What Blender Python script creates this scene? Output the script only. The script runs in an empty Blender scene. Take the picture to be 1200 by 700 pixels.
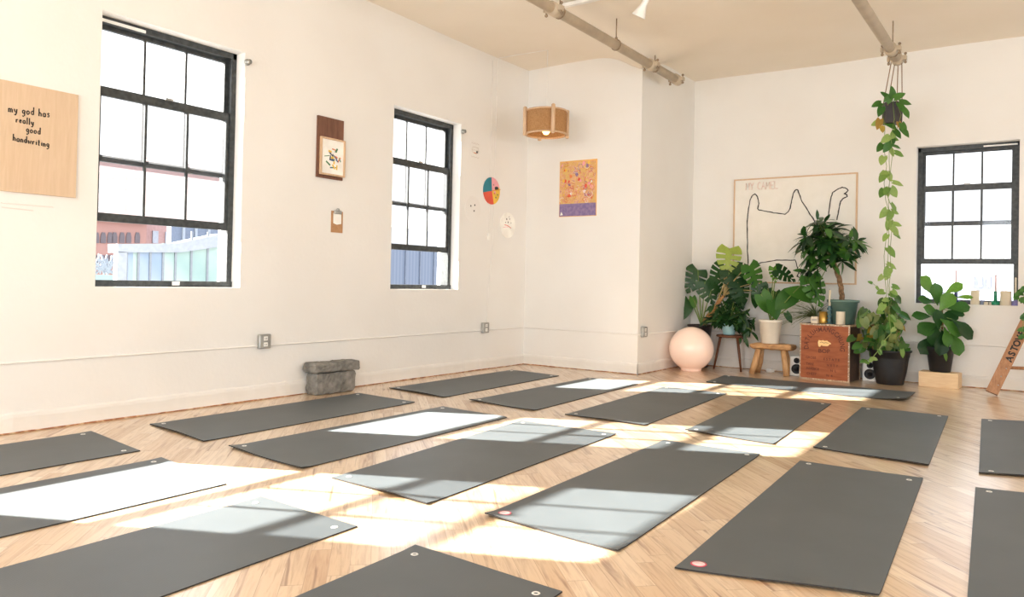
import bpy, math, random
import numpy as np
from mathutils import Vector, Matrix

random.seed(7)
sc = bpy.context.scene
COL = sc.collection
PI = math.pi

# ------------------------------------------------------------------ camera geometry
FPX, PY = 897.23, 318.88
YAW, PIT, ROL = -0.611237565, 0.0128060958, 0.0204312561
CAM = Vector((0, 0, 1.0))
_f = Vector((math.sin(YAW)*math.cos(PIT), math.cos(YAW)*math.cos(PIT), math.sin(PIT)))
_r0 = Vector((math.cos(YAW), -math.sin(YAW), 0))
_u0 = _r0.cross(_f)
_r = math.cos(ROL)*_r0 + math.sin(ROL)*_u0
_u = -math.sin(ROL)*_r0 + math.cos(ROL)*_u0
RIGHT = Vector((.819, .574, 0)); TOCAM = Vector((.574, -.819, 0)); UP = Vector((0, 0, 1))

def at(x, y, X=None, Y=None, Z=None):
    d = _r*((x-600)/FPX) + _u*(-(y-PY)/FPX) + _f
    if X is not None: t = (X-CAM.x)/d.x
    elif Y is not None: t = (Y-CAM.y)/d.y
    else: t = (Z-CAM.z)/d.z
    return CAM + d*t

cam_d = bpy.data.cameras.new('camera'); cam = bpy.data.objects.new('camera', cam_d); COL.objects.link(cam)
m = Matrix.Identity(4)
for i in range(3):
    m[i][0] = _r[i]; m[i][1] = _u[i]; m[i][2] = -_f[i]; m[i][3] = CAM[i]
cam.matrix_world = m
cam_d.sensor_width = 36; cam_d.sensor_fit = 'HORIZONTAL'
cam_d.lens = FPX/1200*36; cam_d.shift_y = -(350-PY)/1200
cam_d.clip_end = 500; cam_d.clip_start = .05
sc.camera = cam

# ------------------------------------------------------------------ materials
def lin(c):
    return tuple(((v/255)/12.92 if v/255 <= .04045 else ((v/255+.055)/1.055)**2.4) for v in c) + (1,)

class NT:
    def __init__(s, name):
        s.m = bpy.data.materials.new(name); s.m.use_nodes = True
        s.t = s.m.node_tree; s.t.nodes.clear()
        s.out = s.t.nodes.new('ShaderNodeOutputMaterial')
    def n(s, typ, **k):
        nd = s.t.nodes.new(typ)
        for a, b in k.items(): setattr(nd, a, b)
        return nd
    def l(s, a, b): s.t.links.new(a, b)
    def math(s, op, a, b=None, c=None):
        nd = s.n('ShaderNodeMath', operation=op)
        for i, v in enumerate((a, b, c)):
            if v is None: continue
            if isinstance(v, (int, float)): nd.inputs[i].default_value = v
            else: s.l(v, nd.inputs[i])
        return nd.outputs[0]
    def ramp(s, fac, stops, interp='LINEAR'):
        nd = s.n('ShaderNodeValToRGB'); e = nd.color_ramp.elements; nd.color_ramp.interpolation = interp
        while len(e) > 1: e.remove(e[-1])
        e[0].position = stops[0][0]; e[0].color = lin(stops[0][1])
        for p, c in stops[1:]:
            x = e.new(p); x.color = lin(c)
        s.l(fac, nd.inputs[0]); return nd.outputs[0]
    def mix(s, fac, a, b, mode='MIX'):
        nd = s.n('ShaderNodeMix', data_type='RGBA', blend_type=mode)
        for i, v in ((0, fac), (6, a), (7, b)):
            if isinstance(v, (int, float)): nd.inputs[i].default_value = v
            elif isinstance(v, tuple): nd.inputs[i].default_value = v
            else: s.l(v, nd.inputs[i])
        return nd.outputs[2]
    def noise(s, scale, detail=3, vec=None, rough=.5, dist=0):
        nd = s.n('ShaderNodeTexNoise'); nd.inputs['Scale'].default_value = scale
        nd.inputs['Detail'].default_value = detail; nd.inputs['Roughness'].default_value = rough
        nd.inputs['Distortion'].default_value = dist
        if vec is None: vec = s.obj()
        s.l(vec, nd.inputs['Vector']); return nd.outputs[0]
    def obj(s):
        return s.n('ShaderNodeTexCoord').outputs['Object']
    def scaled(s, sx, sy, sz, rot=(0, 0, 0), vec=None):
        nd = s.n('ShaderNodeMapping'); nd.inputs['Scale'].default_value = (sx, sy, sz); nd.inputs['Rotation'].default_value = rot
        s.l(vec if vec is not None else s.obj(), nd.inputs[0]); return nd.outputs[0]
    def bsdf(s, color, rough=.6, metal=0, bump=None, bstr=.2, bdist=.01, spec=.5, trans=0, emit=None, estr=0, coat=0):
        p = s.n('ShaderNodeBsdfPrincipled')
        if isinstance(color, tuple): p.inputs['Base Color'].default_value = color
        else: s.l(color, p.inputs['Base Color'])
        if isinstance(rough, (int, float)): p.inputs['Roughness'].default_value = rough
        else: s.l(rough, p.inputs['Roughness'])
        p.inputs['Metallic'].default_value = metal
        p.inputs['Specular IOR Level'].default_value = spec
        p.inputs['Coat Weight'].default_value = coat; p.inputs['Coat Roughness'].default_value = .2
        if emit: p.inputs['Emission Color'].default_value = emit; p.inputs['Emission Strength'].default_value = estr
        if bump is not None:
            b = s.n('ShaderNodeBump'); b.inputs['Strength'].default_value = bstr; b.inputs['Distance'].default_value = bdist
            s.l(bump, b.inputs['Height']); s.l(b.outputs[0], p.inputs['Normal'])
        o = p.outputs[0]
        if trans:
            t = s.n('ShaderNodeBsdfTranslucent')
            if isinstance(color, tuple): t.inputs[0].default_value = color
            else: s.l(color, t.inputs[0])
            mx = s.n('ShaderNodeMixShader'); mx.inputs[0].default_value = trans
            s.l(o, mx.inputs[1]); s.l(t.outputs[0], mx.inputs[2]); o = mx.outputs[0]
        s.l(o, s.out.inputs[0]); return s.m

def simple(name, c1, c2=None, scale=8, rough=.6, metal=0, bstr=.15, stretch=(1, 1, 1), spec=.5, trans=0, bdist=.004, coat=0, lo=.35, hi=.65):
    t = NT(name); v = t.scaled(*stretch)
    nz = t.noise(scale, 4, v)
    col = t.ramp(nz, [(lo, c1), (hi, c2 or tuple(min(255, x*1.06+3) for x in c1))])
    return t.bsdf(col, rough, metal, nz, bstr, bdist, spec, trans, coat=coat)

def wood(name, c1, c2, axis=2, rough=.55, scale=5):
    st = [14, 14, 14]; st[axis] = 1.2
    t = NT(name); v = t.scaled(*st)
    a = t.noise(scale, 5, v, .6, .6)
    return t.bsdf(t.ramp(a, [(.3, c1), (.7, c2)]), rough, 0, a, .25, .003)

def leafmat(name, stops, rough=.38, trans=.28):
    t = NT(name)
    r = t.n('ShaderNodeNewGeometry').outputs['Random Per Island']
    c = t.ramp(r, stops)
    nz = t.noise(60, 2)
    c = t.mix(t.math('MULTIPLY', nz, .35), c, lin((20, 40, 12)))
    return t.bsdf(c, rough, 0, nz, .1, .002, .45, trans)

def plaster(name, c1, c2):
    t = NT(name)
    a = t.noise(1.3, 3); b = t.noise(26, 4)
    c = t.ramp(a, [(.3, c1), (.7, c2)])
    return t.bsdf(c, .62, 0, t.math('ADD', t.math('MULTIPLY', a, 2.5), b), .22, .006, .3)

M = {}
M['wall'] = plaster('wall_paint', (233, 231, 227), (237, 236, 233))
M['ceiling'] = plaster('ceiling_paint', (236, 227, 212), (240, 232, 219))
M['baseb'] = plaster('baseboard_paint', (226, 223, 217), (238, 236, 232))
# reddish exposed edge between plaster and floor
t = NT('exposed_edge'); nz = t.noise(14, 5)
M['edge'] = t.bsdf(t.ramp(nz, [(.38, (206, 176, 144)), (.5, (170, 116, 80)), (.65, (130, 84, 56))]), .8)
# floor
t = NT('floor_planks')
sep = t.n('ShaderNodeSeparateXYZ'); t.l(t.obj(), sep.inputs[0])
x, y = sep.outputs[0], sep.outputs[1]
u = t.math('MULTIPLY', t.math('SUBTRACT', y, x), .70711)
v = t.math('MULTIPLY', t.math('ADD', y, x), .70711)
vr = t.math('DIVIDE', v, .072); row = t.math('FLOOR', vr)
wn = t.n('ShaderNodeTexWhiteNoise', noise_dimensions='1D'); t.l(row, wn.inputs['W'])
uu = t.math('ADD', t.math('DIVIDE', u, .62), t.math('MULTIPLY', wn.outputs[0], 9.7)); colid = t.math('FLOOR', uu)
cmb = t.n('ShaderNodeCombineXYZ'); t.l(row, cmb.inputs[0]); t.l(colid, cmb.inputs[1])
wn2 = t.n('ShaderNodeTexWhiteNoise', noise_dimensions='3D'); t.l(cmb.outputs[0], wn2.inputs['Vector'])
idv = wn2.outputs[0]
g = t.n('ShaderNodeCombineXYZ'); t.l(t.math('MULTIPLY', u, 2.2), g.inputs[0]); t.l(t.math('MULTIPLY', v, 30), g.inputs[1]); t.l(t.math('MULTIPLY', idv, 37), g.inputs[2])
grain = t.noise(1.6, 5, g.outputs[0], .62, .8)
base = t.ramp(idv, [(0, (214, 184, 148)), (.3, (224, 198, 165)), (.55, (207, 174, 136)), (.8, (231, 208, 177)), (1, (198, 161, 121))])
c = t.mix(t.ramp(grain, [(.47, (0, 0, 0)), (.74, (190, 190, 190))]), base, lin((142, 92, 54)))
g2 = t.n('ShaderNodeCombineXYZ'); t.l(t.math('MULTIPLY', u, .9), g2.inputs[0]); t.l(t.math('MULTIPLY', v, 11), g2.inputs[1]); t.l(t.math('MULTIPLY', idv, 91), g2.inputs[2])
kn = t.noise(1.7, 3, g2.outputs[0], .5, 1.2)
c = t.mix(t.ramp(kn, [(.6, (0, 0, 0)), (.72, (225, 225, 225))]), c, lin((120, 72, 40)))
fr = t.math('FRACT', vr); fu = t.math('FRACT', uu)
gap = t.math('MAXIMUM', t.math('LESS_THAN', fr, .03), t.math('LESS_THAN', fu, .006))
c = t.mix(t.math('MULTIPLY', gap, .4), c, lin((110, 70, 44)))
rr = t.math('ADD', t.math('MULTIPLY', grain, .14), .24)
M['floor'] = t.bsdf(c, rr, 0, t.math('SUBTRACT', t.math('MULTIPLY', grain, .3), gap), .12, .003, .7, coat=.8)

# yoga mat: charcoal rubber with a fine weave
t = NT('mat_rubber')
wv = t.n('ShaderNodeTexWave', wave_type='BANDS', bands_direction='Y'); wv.inputs['Scale'].default_value = 45; wv.inputs['Distortion'].default_value = .6
t.l(t.obj(), wv.inputs[0]); nz = t.noise(3, 3)
M['mat'] = t.bsdf(t.ramp(nz, [(.3, (80, 86, 89)), (.7, (86, 92, 95))]), .52, 0, t.math('ADD', wv.outputs[1], t.noise(180, 2)), .12, .001, .5)
M['mat_edge'] = simple('mat_edge', (42, 38, 36), rough=.8)
M['eyelet'] = simple('eyelet_metal', (225, 225, 220), rough=.3, metal=.3)
M['mat_logo'] = simple('mat_print', (232, 196, 200), (240, 220, 220), scale=40)
M['mat_logo_red'] = simple('mat_print_red', (196, 70, 90))
M['frame'] = simple('window_frame_paint', (44, 47, 49), (66, 70, 70), scale=30, rough=.45)
M['white'] = simple('white_plastic', (235, 234, 230), rough=.4)
M['metal'] = simple('galvanised_metal', (150, 150, 145), (180, 180, 176), rough=.4, metal=.6)
M['pipe'] = simple('painted_pipe', (186, 170, 148), (200, 184, 160), rough=.5)
M['pipe_dark'] = simple('rusty_fitting', (140, 120, 98), (170, 150, 124), scale=30, rough=.7)
M['ply'] = wood('birch_plywood', (204, 178, 148), (214, 190, 162), 2, .6, 3)
M['ink'] = simple('black_marker', (28, 26, 26), rough=.6)
M['pencil'] = simple('pencil_line', (186, 176, 164), rough=.8)
M['walnut'] = wood('walnut_board', (96, 62, 46), (128, 86, 66), 2)
M['oak'] = wood('pale_oak', (202, 168, 134), (218, 188, 156), 2)
M['darkwood'] = wood('dark_stool_wood', (82, 46, 28), (122, 74, 46), 2)
M['rustic'] = wood('rustic_wood', (168, 124, 82), (216, 174, 124), 2, .6, 4)
M['rusticx'] = wood('rustic_seat_wood', (156, 112, 72), (212, 168, 118), 0, .6, 4)
M['pine'] = wood('pine_block', (226, 192, 148), (240, 212, 172), 0)
M['ladder'] = wood('ladder_wood', (148, 102, 68), (184, 136, 98), 2)
M['paper'] = simple('paper', (240, 238, 232), rough=.8)
M['canvasw'] = simple('primed_canvas', (234, 231, 223), (238, 235, 228), rough=.8)
M['cork'] = simple('hardboard', (176, 130, 88), (190, 144, 102), scale=60)
M['black'] = simple('black_pot_plastic', (26, 26, 28), (36, 36, 38), rough=.5)
M['blackm'] = simple('speaker_cone', (12, 12, 14), rough=.5)
M['soil'] = simple('potting_soil', (48, 34, 24), (80, 60, 42), scale=80, rough=.95, bstr=.8)
M['potblue'] = simple('pale_blue_glaze', (150, 196, 204), (168, 210, 216), rough=.3)
M['potwhite'] = simple('cream_ceramic', (228, 220, 204), (236, 229, 214), rough=.45)
M['potgreen'] = simple('sage_plastic', (84, 112, 104), (96, 124, 114), rough=.45)
M['potdark'] = simple('dark_ceramic', (34, 28, 30), (50, 42, 42), rough=.5)
M['stem'] = simple('plant_stem', (96, 120, 52), (130, 150, 76), rough=.5)
M['stemp'] = simple('pale_stem', (150, 130, 84), (176, 158, 108), rough=.5)
M['bark'] = simple('bark', (104, 78, 54), (146, 114, 82), scale=40, rough=.8, bstr=.5)
M['pole'] = simple('moss_pole', (150, 104, 62), (186, 140, 92), scale=60, rough=.9, bstr=.6)
M['leafdark'] = leafmat('leaf_dark', [(0, (32, 72, 34)), (.5, (50, 98, 42)), (1, (28, 62, 34))])
M['leafmid'] = leafmat('leaf_mid', [(0, (60, 114, 44)), (.5, (90, 144, 58)), (1, (50, 100, 42))])
M['leafbright'] = leafmat('leaf_bright', [(0, (96, 150, 50)), (.5, (118, 168, 60)), (1, (84, 138, 48))])
M['leaflime'] = leafmat('leaf_lime', [(0, (164, 186, 70)), (1, (176, 196, 84))])
M['leafpothos'] = leafmat('leaf_pothos', [(0, (92, 142, 58)), (.35, (150, 184, 92)), (.7, (176, 200, 116)), (1, (116, 160, 72))])
M['leafbush'] = leafmat('leaf_bush', [(0, (60, 98, 42)), (.4, (96, 134, 62)), (.75, (150, 160, 92)), (1, (74, 104, 48))])
M['leafdry'] = leafmat('leaf_dry', [(0, (200, 170, 70)), (1, (170, 120, 70))])
M['grassy'] = leafmat('leaf_grass', [(0, (110, 130, 78)), (1, (146, 160, 104))])
M['rope'] = simple('jute_rope', (186, 148, 104), (206, 170, 124), scale=90, rough=.9, bstr=.5)
M['brown_cord'] = simple('brown_cord', (128, 96, 70), (150, 116, 86), rough=.9)
# woven jute shade
t = NT('woven_jute'); 
w1 = t.n('ShaderNodeTexWave', wave_type='BANDS', bands_direction='Z'); w1.inputs['Scale'].default_value = 40; w1.inputs['Distortion'].default_value = .4; t.l(t.obj(), w1.inputs[0])
nz = t.noise(70, 3)
hh = t.math('ADD', w1.outputs[1], nz)
M['jute'] = t.bsdf(t.ramp(t.math('MULTIPLY', hh, .5), [(.2, (146, 104, 66)), (.7, (212, 174, 128))]), .9, 0, hh, .6, .006, .2, .3)
# brick / facade materials outside
t = NT('red_brick')
bk = t.n('ShaderNodeTexBrick'); bk.inputs['Scale'].default_value = 1; bk.inputs['Brick Width'].default_value = .8; bk.inputs['Row Height'].default_value = .28; bk.inputs['Mortar Size'].default_value = .02
bk.inputs['Color1'].default_value = lin((140, 92, 84)); bk.inputs['Color2'].default_value = lin((150, 102, 92)); bk.inputs['Mortar'].default_value = lin((158, 120, 112))
t.l(t.scaled(1, 1, 1, (PI/2, 0, PI/2)), bk.inputs[0]); M['brick'] = t.bsdf(bk.outputs[0], .9)
M['brickpale'] = simple('pale_brick', (156, 122, 118), (166, 132, 128))
M['extdark'] = simple('facade_window', (84, 74, 80), rough=.3)
M['extwin'] = simple('facade_window_pale', (146, 150, 160), rough=.3)
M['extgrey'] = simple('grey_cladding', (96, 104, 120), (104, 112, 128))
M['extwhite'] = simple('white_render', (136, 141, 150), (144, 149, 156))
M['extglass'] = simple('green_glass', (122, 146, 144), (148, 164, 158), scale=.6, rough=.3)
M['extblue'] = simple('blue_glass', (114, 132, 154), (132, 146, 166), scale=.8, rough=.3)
M['extframe'] = simple('facade_mullion', (112, 118, 126))
t = NT('corrugated_metal')
wv = t.n('ShaderNodeTexWave', wave_type='BANDS', bands_direction='Y'); wv.inputs['Scale'].default_value = 1.6; t.l(t.obj(), wv.inputs[0])
M['corr'] = t.bsdf(t.ramp(wv.outputs[1], [(.1, (92, 102, 122)), (.7, (102, 112, 130))]), .6)
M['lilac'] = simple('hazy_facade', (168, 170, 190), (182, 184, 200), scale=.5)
M['ground'] = simple('city_ground', (120, 120, 120), (140, 138, 134), scale=.3)
# glass: dirty window glass with haze
def glass(name, tr, haze):
    t = NT(name)
    a = t.n('ShaderNodeBsdfTransparent'); a.inputs[0].default_value = tr
    b = t.n('ShaderNodeBsdfTranslucent'); b.inputs[0].default_value = (.95, .96, 1, 1)
    nz = t.noise(2.5, 4)
    mx = t.n('ShaderNodeMixShader'); t.l(t.math('ADD', t.math('MULTIPLY', nz, .03), haze), mx.inputs[0])
    t.l(a.outputs[0], mx.inputs[1]); t.l(b.outputs[0], mx.inputs[2])
    gl = t.n('ShaderNodeBsdfGlossy'); gl.inputs['Roughness'].default_value = .05
    m2 = t.n('ShaderNodeMixShader'); m2.inputs[0].default_value = .04
    t.l(mx.outputs[0], m2.inputs[1]); t.l(gl.outputs[0], m2.inputs[2])
    t.l(m2.outputs[0], t.out.inputs[0]); return t.m
M['glass'] = glass('dusty_window_glass', (.68, .69, .70, 1), .04)
# ball lamp
t = NT('peach_glass')
M['ball'] = t.bsdf(lin((250, 228, 214)), .16, 0, None, spec=.5, emit=lin((255, 190, 160)), estr=.12, coat=.3)
t = NT('bulb_glow'); M['bulb'] = t.bsdf(lin((255, 220, 170)), .2, emit=lin((255, 190, 110)), estr=9)
M['wax'] = simple('cream_wax', (240, 228, 204), (246, 236, 216), rough=.5, trans=.25)
M['waxpink'] = simple('pink_wax', (236, 218, 222), rough=.5, trans=.2)
M['gold'] = simple('brass', (196, 150, 66), (214, 172, 90), rough=.3, metal=.6)
M['teal'] = simple('teal_glass', (56, 90, 96), (80, 112, 116), rough=.15)
M['greeng'] = simple('green_glass_holder', (20, 120, 86), (30, 136, 98), rough=.15)
M['blueg'] = simple('navy_glass_holder', (40, 52, 100), rough=.15)
M['lilacg'] = simple('lilac_glass_holder', (130, 124, 180), rough=.15)
M['smoke'] = simple('smoked_glass_holder', (64, 68, 92), rough=.2)
t = NT('crate_front'); nz = t.noise(5, 5, t.scaled(1, 1, 5))
M['crate'] = t.bsdf(t.ramp(nz, [(.3, (138, 72, 40)), (.7, (172, 98, 58))]), .65, 0, nz, .2, .003)
M['crateside'] = wood('crate_side', (58, 40, 30), (86, 62, 46), 2)
M['cratetrim'] = simple('crate_metal_edge', (150, 122, 92), (206, 186, 160), scale=45, rough=.5)
M['crateink'] = simple('crate_stencil_ink', (78, 34, 22), (100, 48, 30), scale=60)
M['cratelogo'] = simple('crate_cream_print', (236, 200, 140), rough=.7)
t = NT('rough_concrete'); nz = t.noise(22, 8); vv = t.noise(5, 4)
M['concrete'] = t.bsdf(t.ramp(t.math('ADD', t.math('MULTIPLY', nz, .6), t.math('MULTIPLY', vv, .4)), [(.3, (86, 84, 80)), (.7, (150, 147, 140))]), .9, 0, nz, .8, .012)
# poster art: abstract swirls
t = NT('poster_print')
nz = t.noise(7, 4, None, .6, 2.6)
c = t.ramp(nz, [(.28, (176, 84, 84)), (.36, (224, 180, 112)), (.43, (216, 184, 108)), (.48, (212, 142, 118)), (.53, (226, 192, 120)), (.6, (220, 170, 146)), (.68, (176, 110, 116)), (.74, (236, 216, 194))])
M['poster'] = t.bsdf(c, .6)
M['posterpurple'] = simple('poster_purple', (120, 104, 150), (146, 126, 164), scale=30)
M['posteredge'] = simple('poster_margin', (224, 176, 104))
for n_, c_ in dict(teal_p=(30, 120, 136), pink_p=(226, 160, 170), yellow_p=(226, 186, 70), red_p=(214, 84, 60), green_p=(70, 120, 84), black_p=(40, 40, 44), blue_p=(60, 90, 130), orange_p=(214, 120, 70)).items():
    M[n_] = simple('paint_'+n_[:-2], c_, rough=.6)
M['rosetxt'] = simple('faded_red_crayon', (230, 196, 186), (234, 212, 202), scale=60)

# ------------------------------------------------------------------ mesh builder
class MB:
    def __init__(s): s.v = []; s.f = []; s.fm = []; s.sm = []; s.mats = []
    def mi(s, m):
        if m not in s.mats: s.mats.append(m)
        return s.mats.index(m)
    def add(s, vs, fs, m, smooth=False, mat=None):
        b = len(s.v); i = s.mi(m)
        for p in vs:
            p = Vector(p)
            if mat is not None: p = mat @ p
            s.v.append(p)
        for f in fs: s.f.append([b+k for k in f]); s.fm.append(i); s.sm.append(smooth)
    def box(s, a, b, m, mat=None, jit=0):
        x0, y0, z0 = a; x1, y1, z1 = b
        vs = [(x, y, z) for z in (z0, z1) for y in (y0, y1) for x in (x0, x1)]
        if jit: vs = [(p[0]+random.uniform(-jit, jit), p[1]+random.uniform(-jit, jit), p[2]+random.uniform(-jit, jit)) for p in vs]
        s.add(vs, [(0, 2, 3, 1), (4, 5, 7, 6), (0, 1, 5, 4), (2, 6, 7, 3), (0, 4, 6, 2), (1, 3, 7, 5)], m, False, mat)
    def bbox(s, a, b, m, bev=.004, mat=None):
        """box with chamfered vertical/top edges: stacked rings"""
        x0, y0, z0 = a; x1, y1, z1 = b; e = bev
        def ring(i, z): return [(x0+i+ (e if 0 else 0), y0+e+i*0, z), (x0+e, y0+i, z)]
        vs = []; fs = []
        lev = [(z0, e), (z0+e, 0), (z1-e, 0), (z1, e)]
        for z, i in lev:
            r = [(x0+i+e, y0+i), (x1-i-e, y0+i), (x1-i, y0+i+e), (x1-i, y1-i-e), (x1-i-e, y1-i), (x0+i+e, y1-i), (x0+i, y1-i-e), (x0+i, y0+i+e)]
            vs += [(p[0], p[1], z) for p in r]
        for k in range(3):
            for j in range(8):
                q = (j+1) % 8; fs.append((k*8+j, k*8+q, k*8+8+q, k*8+8+j))
        fs.append(tuple(range(7, -1, -1))); fs.append(tuple(range(24, 32)))
        s.add(vs, fs, m, False, mat)
    def tube(s, pts, r, m, n=8, cap=True, mat=None):
        pts = [Vector(p) for p in pts]; vs = []; fs = []
        R = r if isinstance(r, (list, tuple)) else [r]*len(pts)
        prev = None
        for i, p in enumerate(pts):
            d = (pts[min(i+1, len(pts)-1)]-pts[max(i-1, 0)])
            if d.length < 1e-9: d = Vector((0, 0, 1))
            d.normalize()
            if prev is None:
                a = Vector((0, 0, 1)) if abs(d.z) < .9 else Vector((1, 0, 0)); a = d.cross(a).normalized()
            else:
                a = (prev-d*prev.dot(d)); a = a.normalized() if a.length > 1e-6 else d.orthogonal().normalized()
            prev = a; b = d.cross(a)
            for k in range(n):
                an = 2*PI*k/n; vs.append(p+(a*math.cos(an)+b*math.sin(an))*R[i])
        for i in range(len(pts)-1):
            for k in range(n):
                q = (k+1) % n; fs.append((i*n+k, i*n+q, (i+1)*n+q, (i+1)*n+k))
        if cap: fs.append(tuple(range(n-1, -1, -1))); fs.append(tuple(range((len(pts)-1)*n, len(pts)*n)))
        s.add(vs, fs, m, True, mat)
    def lathe(s, prof, c, m, n=32, smooth=True, mat=None, closed=False):
        vs = []; fs = []
        for r, z in prof:
            for k in range(n):
                an = 2*PI*k/n; vs.append((c[0]+r*math.cos(an), c[1]+r*math.sin(an), c[2]+z))
        for i in range(len(prof)-1):
            for k in range(n):
                q = (k+1) % n; fs.append((i*n+k, i*n+q, (i+1)*n+q, (i+1)*n+k))
        if not closed:
            if prof[0][0] > 1e-5: fs.append(tuple(range(n-1, -1, -1)))
            if prof[-1][0] > 1e-5: fs.append(tuple(range((len(prof)-1)*n, len(prof)*n)))
        s.add(vs, fs, m, smooth, mat)
    def poly(s, pts, m): s.add(pts, [tuple(range(len(pts)))], m)
    def leaf(s, kind, base, d, nrm, L, W, m, droop=.15, fold=.12, twist=0):
        d = Vector(d).normalized(); nrm = Vector(nrm); side = d.cross(nrm)
        if side.length < 1e-4: side = d.orthogonal()
        side.normalize(); nrm = side.cross(d).normalized()
        if twist: 
            q = Matrix.Rotation(twist, 3, d); side = q @ side; nrm = q @ nrm
        nt, ns = dict(heart=(6, 2), lance=(4, 1), fig=(7, 2), mon=(20, 4), grass=(5, 1))[kind]
        vs = []; fs = []
        cols = list(range(-ns, ns+1))
        for i in range(nt+1):
            t_ = i/nt
            if kind in ('heart', 'mon'): w = math.sin(PI*min(1, t_*.93+.07)**.62)**.8 if t_ < 1 else 0
            elif kind == 'fig': w = (.25+.75*t_)*math.sin(PI*min(1, t_*.97+.03)**1.15)**.65*1.1 if t_ < 1 else 0
            else: w = math.sin(PI*(t_*.98+.01))**.85
            for c_ in cols:
                sgn = c_/ns; a = abs(sgn)
                fwd = t_
                if kind == 'mon': fwd = t_*.88 + a*(.20*t_-.16*(1-t_)**2)
                elif kind == 'heart': fwd = t_ + a*(.10*t_*(1-t_)*2 - .16*(1-t_)**3)
                wav = .02*math.sin(i*1.9+c_*2.1) if kind != 'lance' else 0
                p = Vector(base)+d*(L*fwd)+side*(sgn*w*W*.5)+nrm*(fold*a*w*W*.5*(1 if kind != 'mon' else -.7)-droop*L*t_*t_+wav*L*a)
                vs.append(p)
        nc = len(cols)
        for i in range(nt):
            for j in range(nc-1):
                mid = (j+.5)-ns
                if kind == 'mon' and 3 < i < 18 and i % 4 == 1 and abs(mid) > 1.0: continue
                fs.append((i*nc+j, i*nc+j+1, (i+1)*nc+j+1, (i+1)*nc+j))
        s.add(vs, fs, m, True)
    def build(s, name, parent=None, loc=None):
        me = bpy.data.meshes.new(name)
        o = bpy.data.objects.new(name, me)
        L = Vector(loc) if loc is not None else Vector((0, 0, 0))
        me.from_pydata([tuple(p-L) for p in s.v], [], s.f)
        for k in s.mats: me.materials.append(M[k])
        me.polygons.foreach_set('material_index', s.fm)
        me.polygons.foreach_set('use_smooth', s.sm)
        me.update()
        COL.objects.link(o)
        if parent is not None:
            o.parent = parent
            o.matrix_parent_inverse = parent.matrix_world.inverted() if False else Matrix.Translation(-parent.location)
        o.location = L
        return o

def thing(name, loc, label, cat, group=None):
    o = bpy.data.objects.new(name, None); o.empty_display_size = .05
    COL.objects.link(o); o.location = loc
    o['label'] = label; o['category'] = cat
    if group: o['group'] = group
    return o
def tag(o, label, cat, group=None):
    o['label'] = label; o['category'] = cat
    if group: o['group'] = group
    return o
def struct(o): o['kind'] = 'structure'; return o
def ctr(mb):
    n = len(mb.v); c = Vector((0, 0, 0))
    for p in mb.v: c += p
    return c/n
OFFS = .012
def textmesh(txt, size=1.0):
    cu = bpy.data.curves.new('lettering_source', 'FONT'); cu.body = txt; cu.size = size; cu.align_x = 'CENTER'; cu.align_y = 'CENTER'; cu.offset = OFFS*size; cu.resolution_u = 3
    o = bpy.data.objects.new('lettering_source', cu)
    me = bpy.data.meshes.new_from_object(o)
    vs = [v.co.copy() for v in me.vertices]; fs = [tuple(p.vertices) for p in me.polygons]
    bpy.data.objects.remove(o); bpy.data.curves.remove(cu); bpy.data.meshes.remove(me)
    return vs, fs

# ------------------------------------------------------------------ room shell
XL, YB, H = -5.23, 9.27, 3.59
XR, YF = 4.6, -3.6
TH = .30
def wall(name, axis, pos, out, a0, a1, holes, top=H+.1):
    """wall in plane axis=pos, thickness TH towards out(+1/-1), with rectangular holes (a0,a1,z0,z1)"""
    mb = MB()
    As = sorted({a0, a1, *[h[0] for h in holes], *[h[1] for h in holes]})
    Zs = sorted({0, top, *[h[2] for h in holes], *[h[3] for h in holes]})
    lo, hi = (pos, pos+TH) if out > 0 else (pos-TH, pos)
    def solid(i, k):
        if i < 0 or k < 0 or i >= len(As)-1 or k >= len(Zs)-1: return False
        A = (As[i]+As[i+1])/2; Z = (Zs[k]+Zs[k+1])/2
        return not any(h[0] < A < h[1] and h[2] < Z < h[3] for h in holes)
    def P(d, a, z): return (d, a, z) if axis == 'x' else (a, d, z)
    for i in range(len(As)-1):
        for k in range(len(Zs)-1):
            if not solid(i, k): continue
            A0, A1, Z0, Z1 = As[i], As[i+1], Zs[k], Zs[k+1]
            for d in (lo, hi): mb.poly([P(d, A0, Z0), P(d, A1, Z0), P(d, A1, Z1), P(d, A0, Z1)], 'wall')
            for (di, dk, q) in ((-1, 0, (A0, A0, Z0, Z1)), (1, 0, (A1, A1, Z0, Z1)), (0, -1, (A0, A1, Z0, Z0)), (0, 1, (A0, A1, Z1, Z1))):
                if not solid(i+di, k+dk):
                    if di: mb.poly([P(lo, q[0], Z0), P(hi, q[0], Z0), P(hi, q[0], Z1), P(lo, q[0], Z1)], 'wall')
                    else: mb.poly([P(lo, A0, q[2]), P(hi, A0, q[2]), P(hi, A1, q[2]), P(lo, A1, q[2])], 'wall')
    return struct(mb.build(name))

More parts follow.
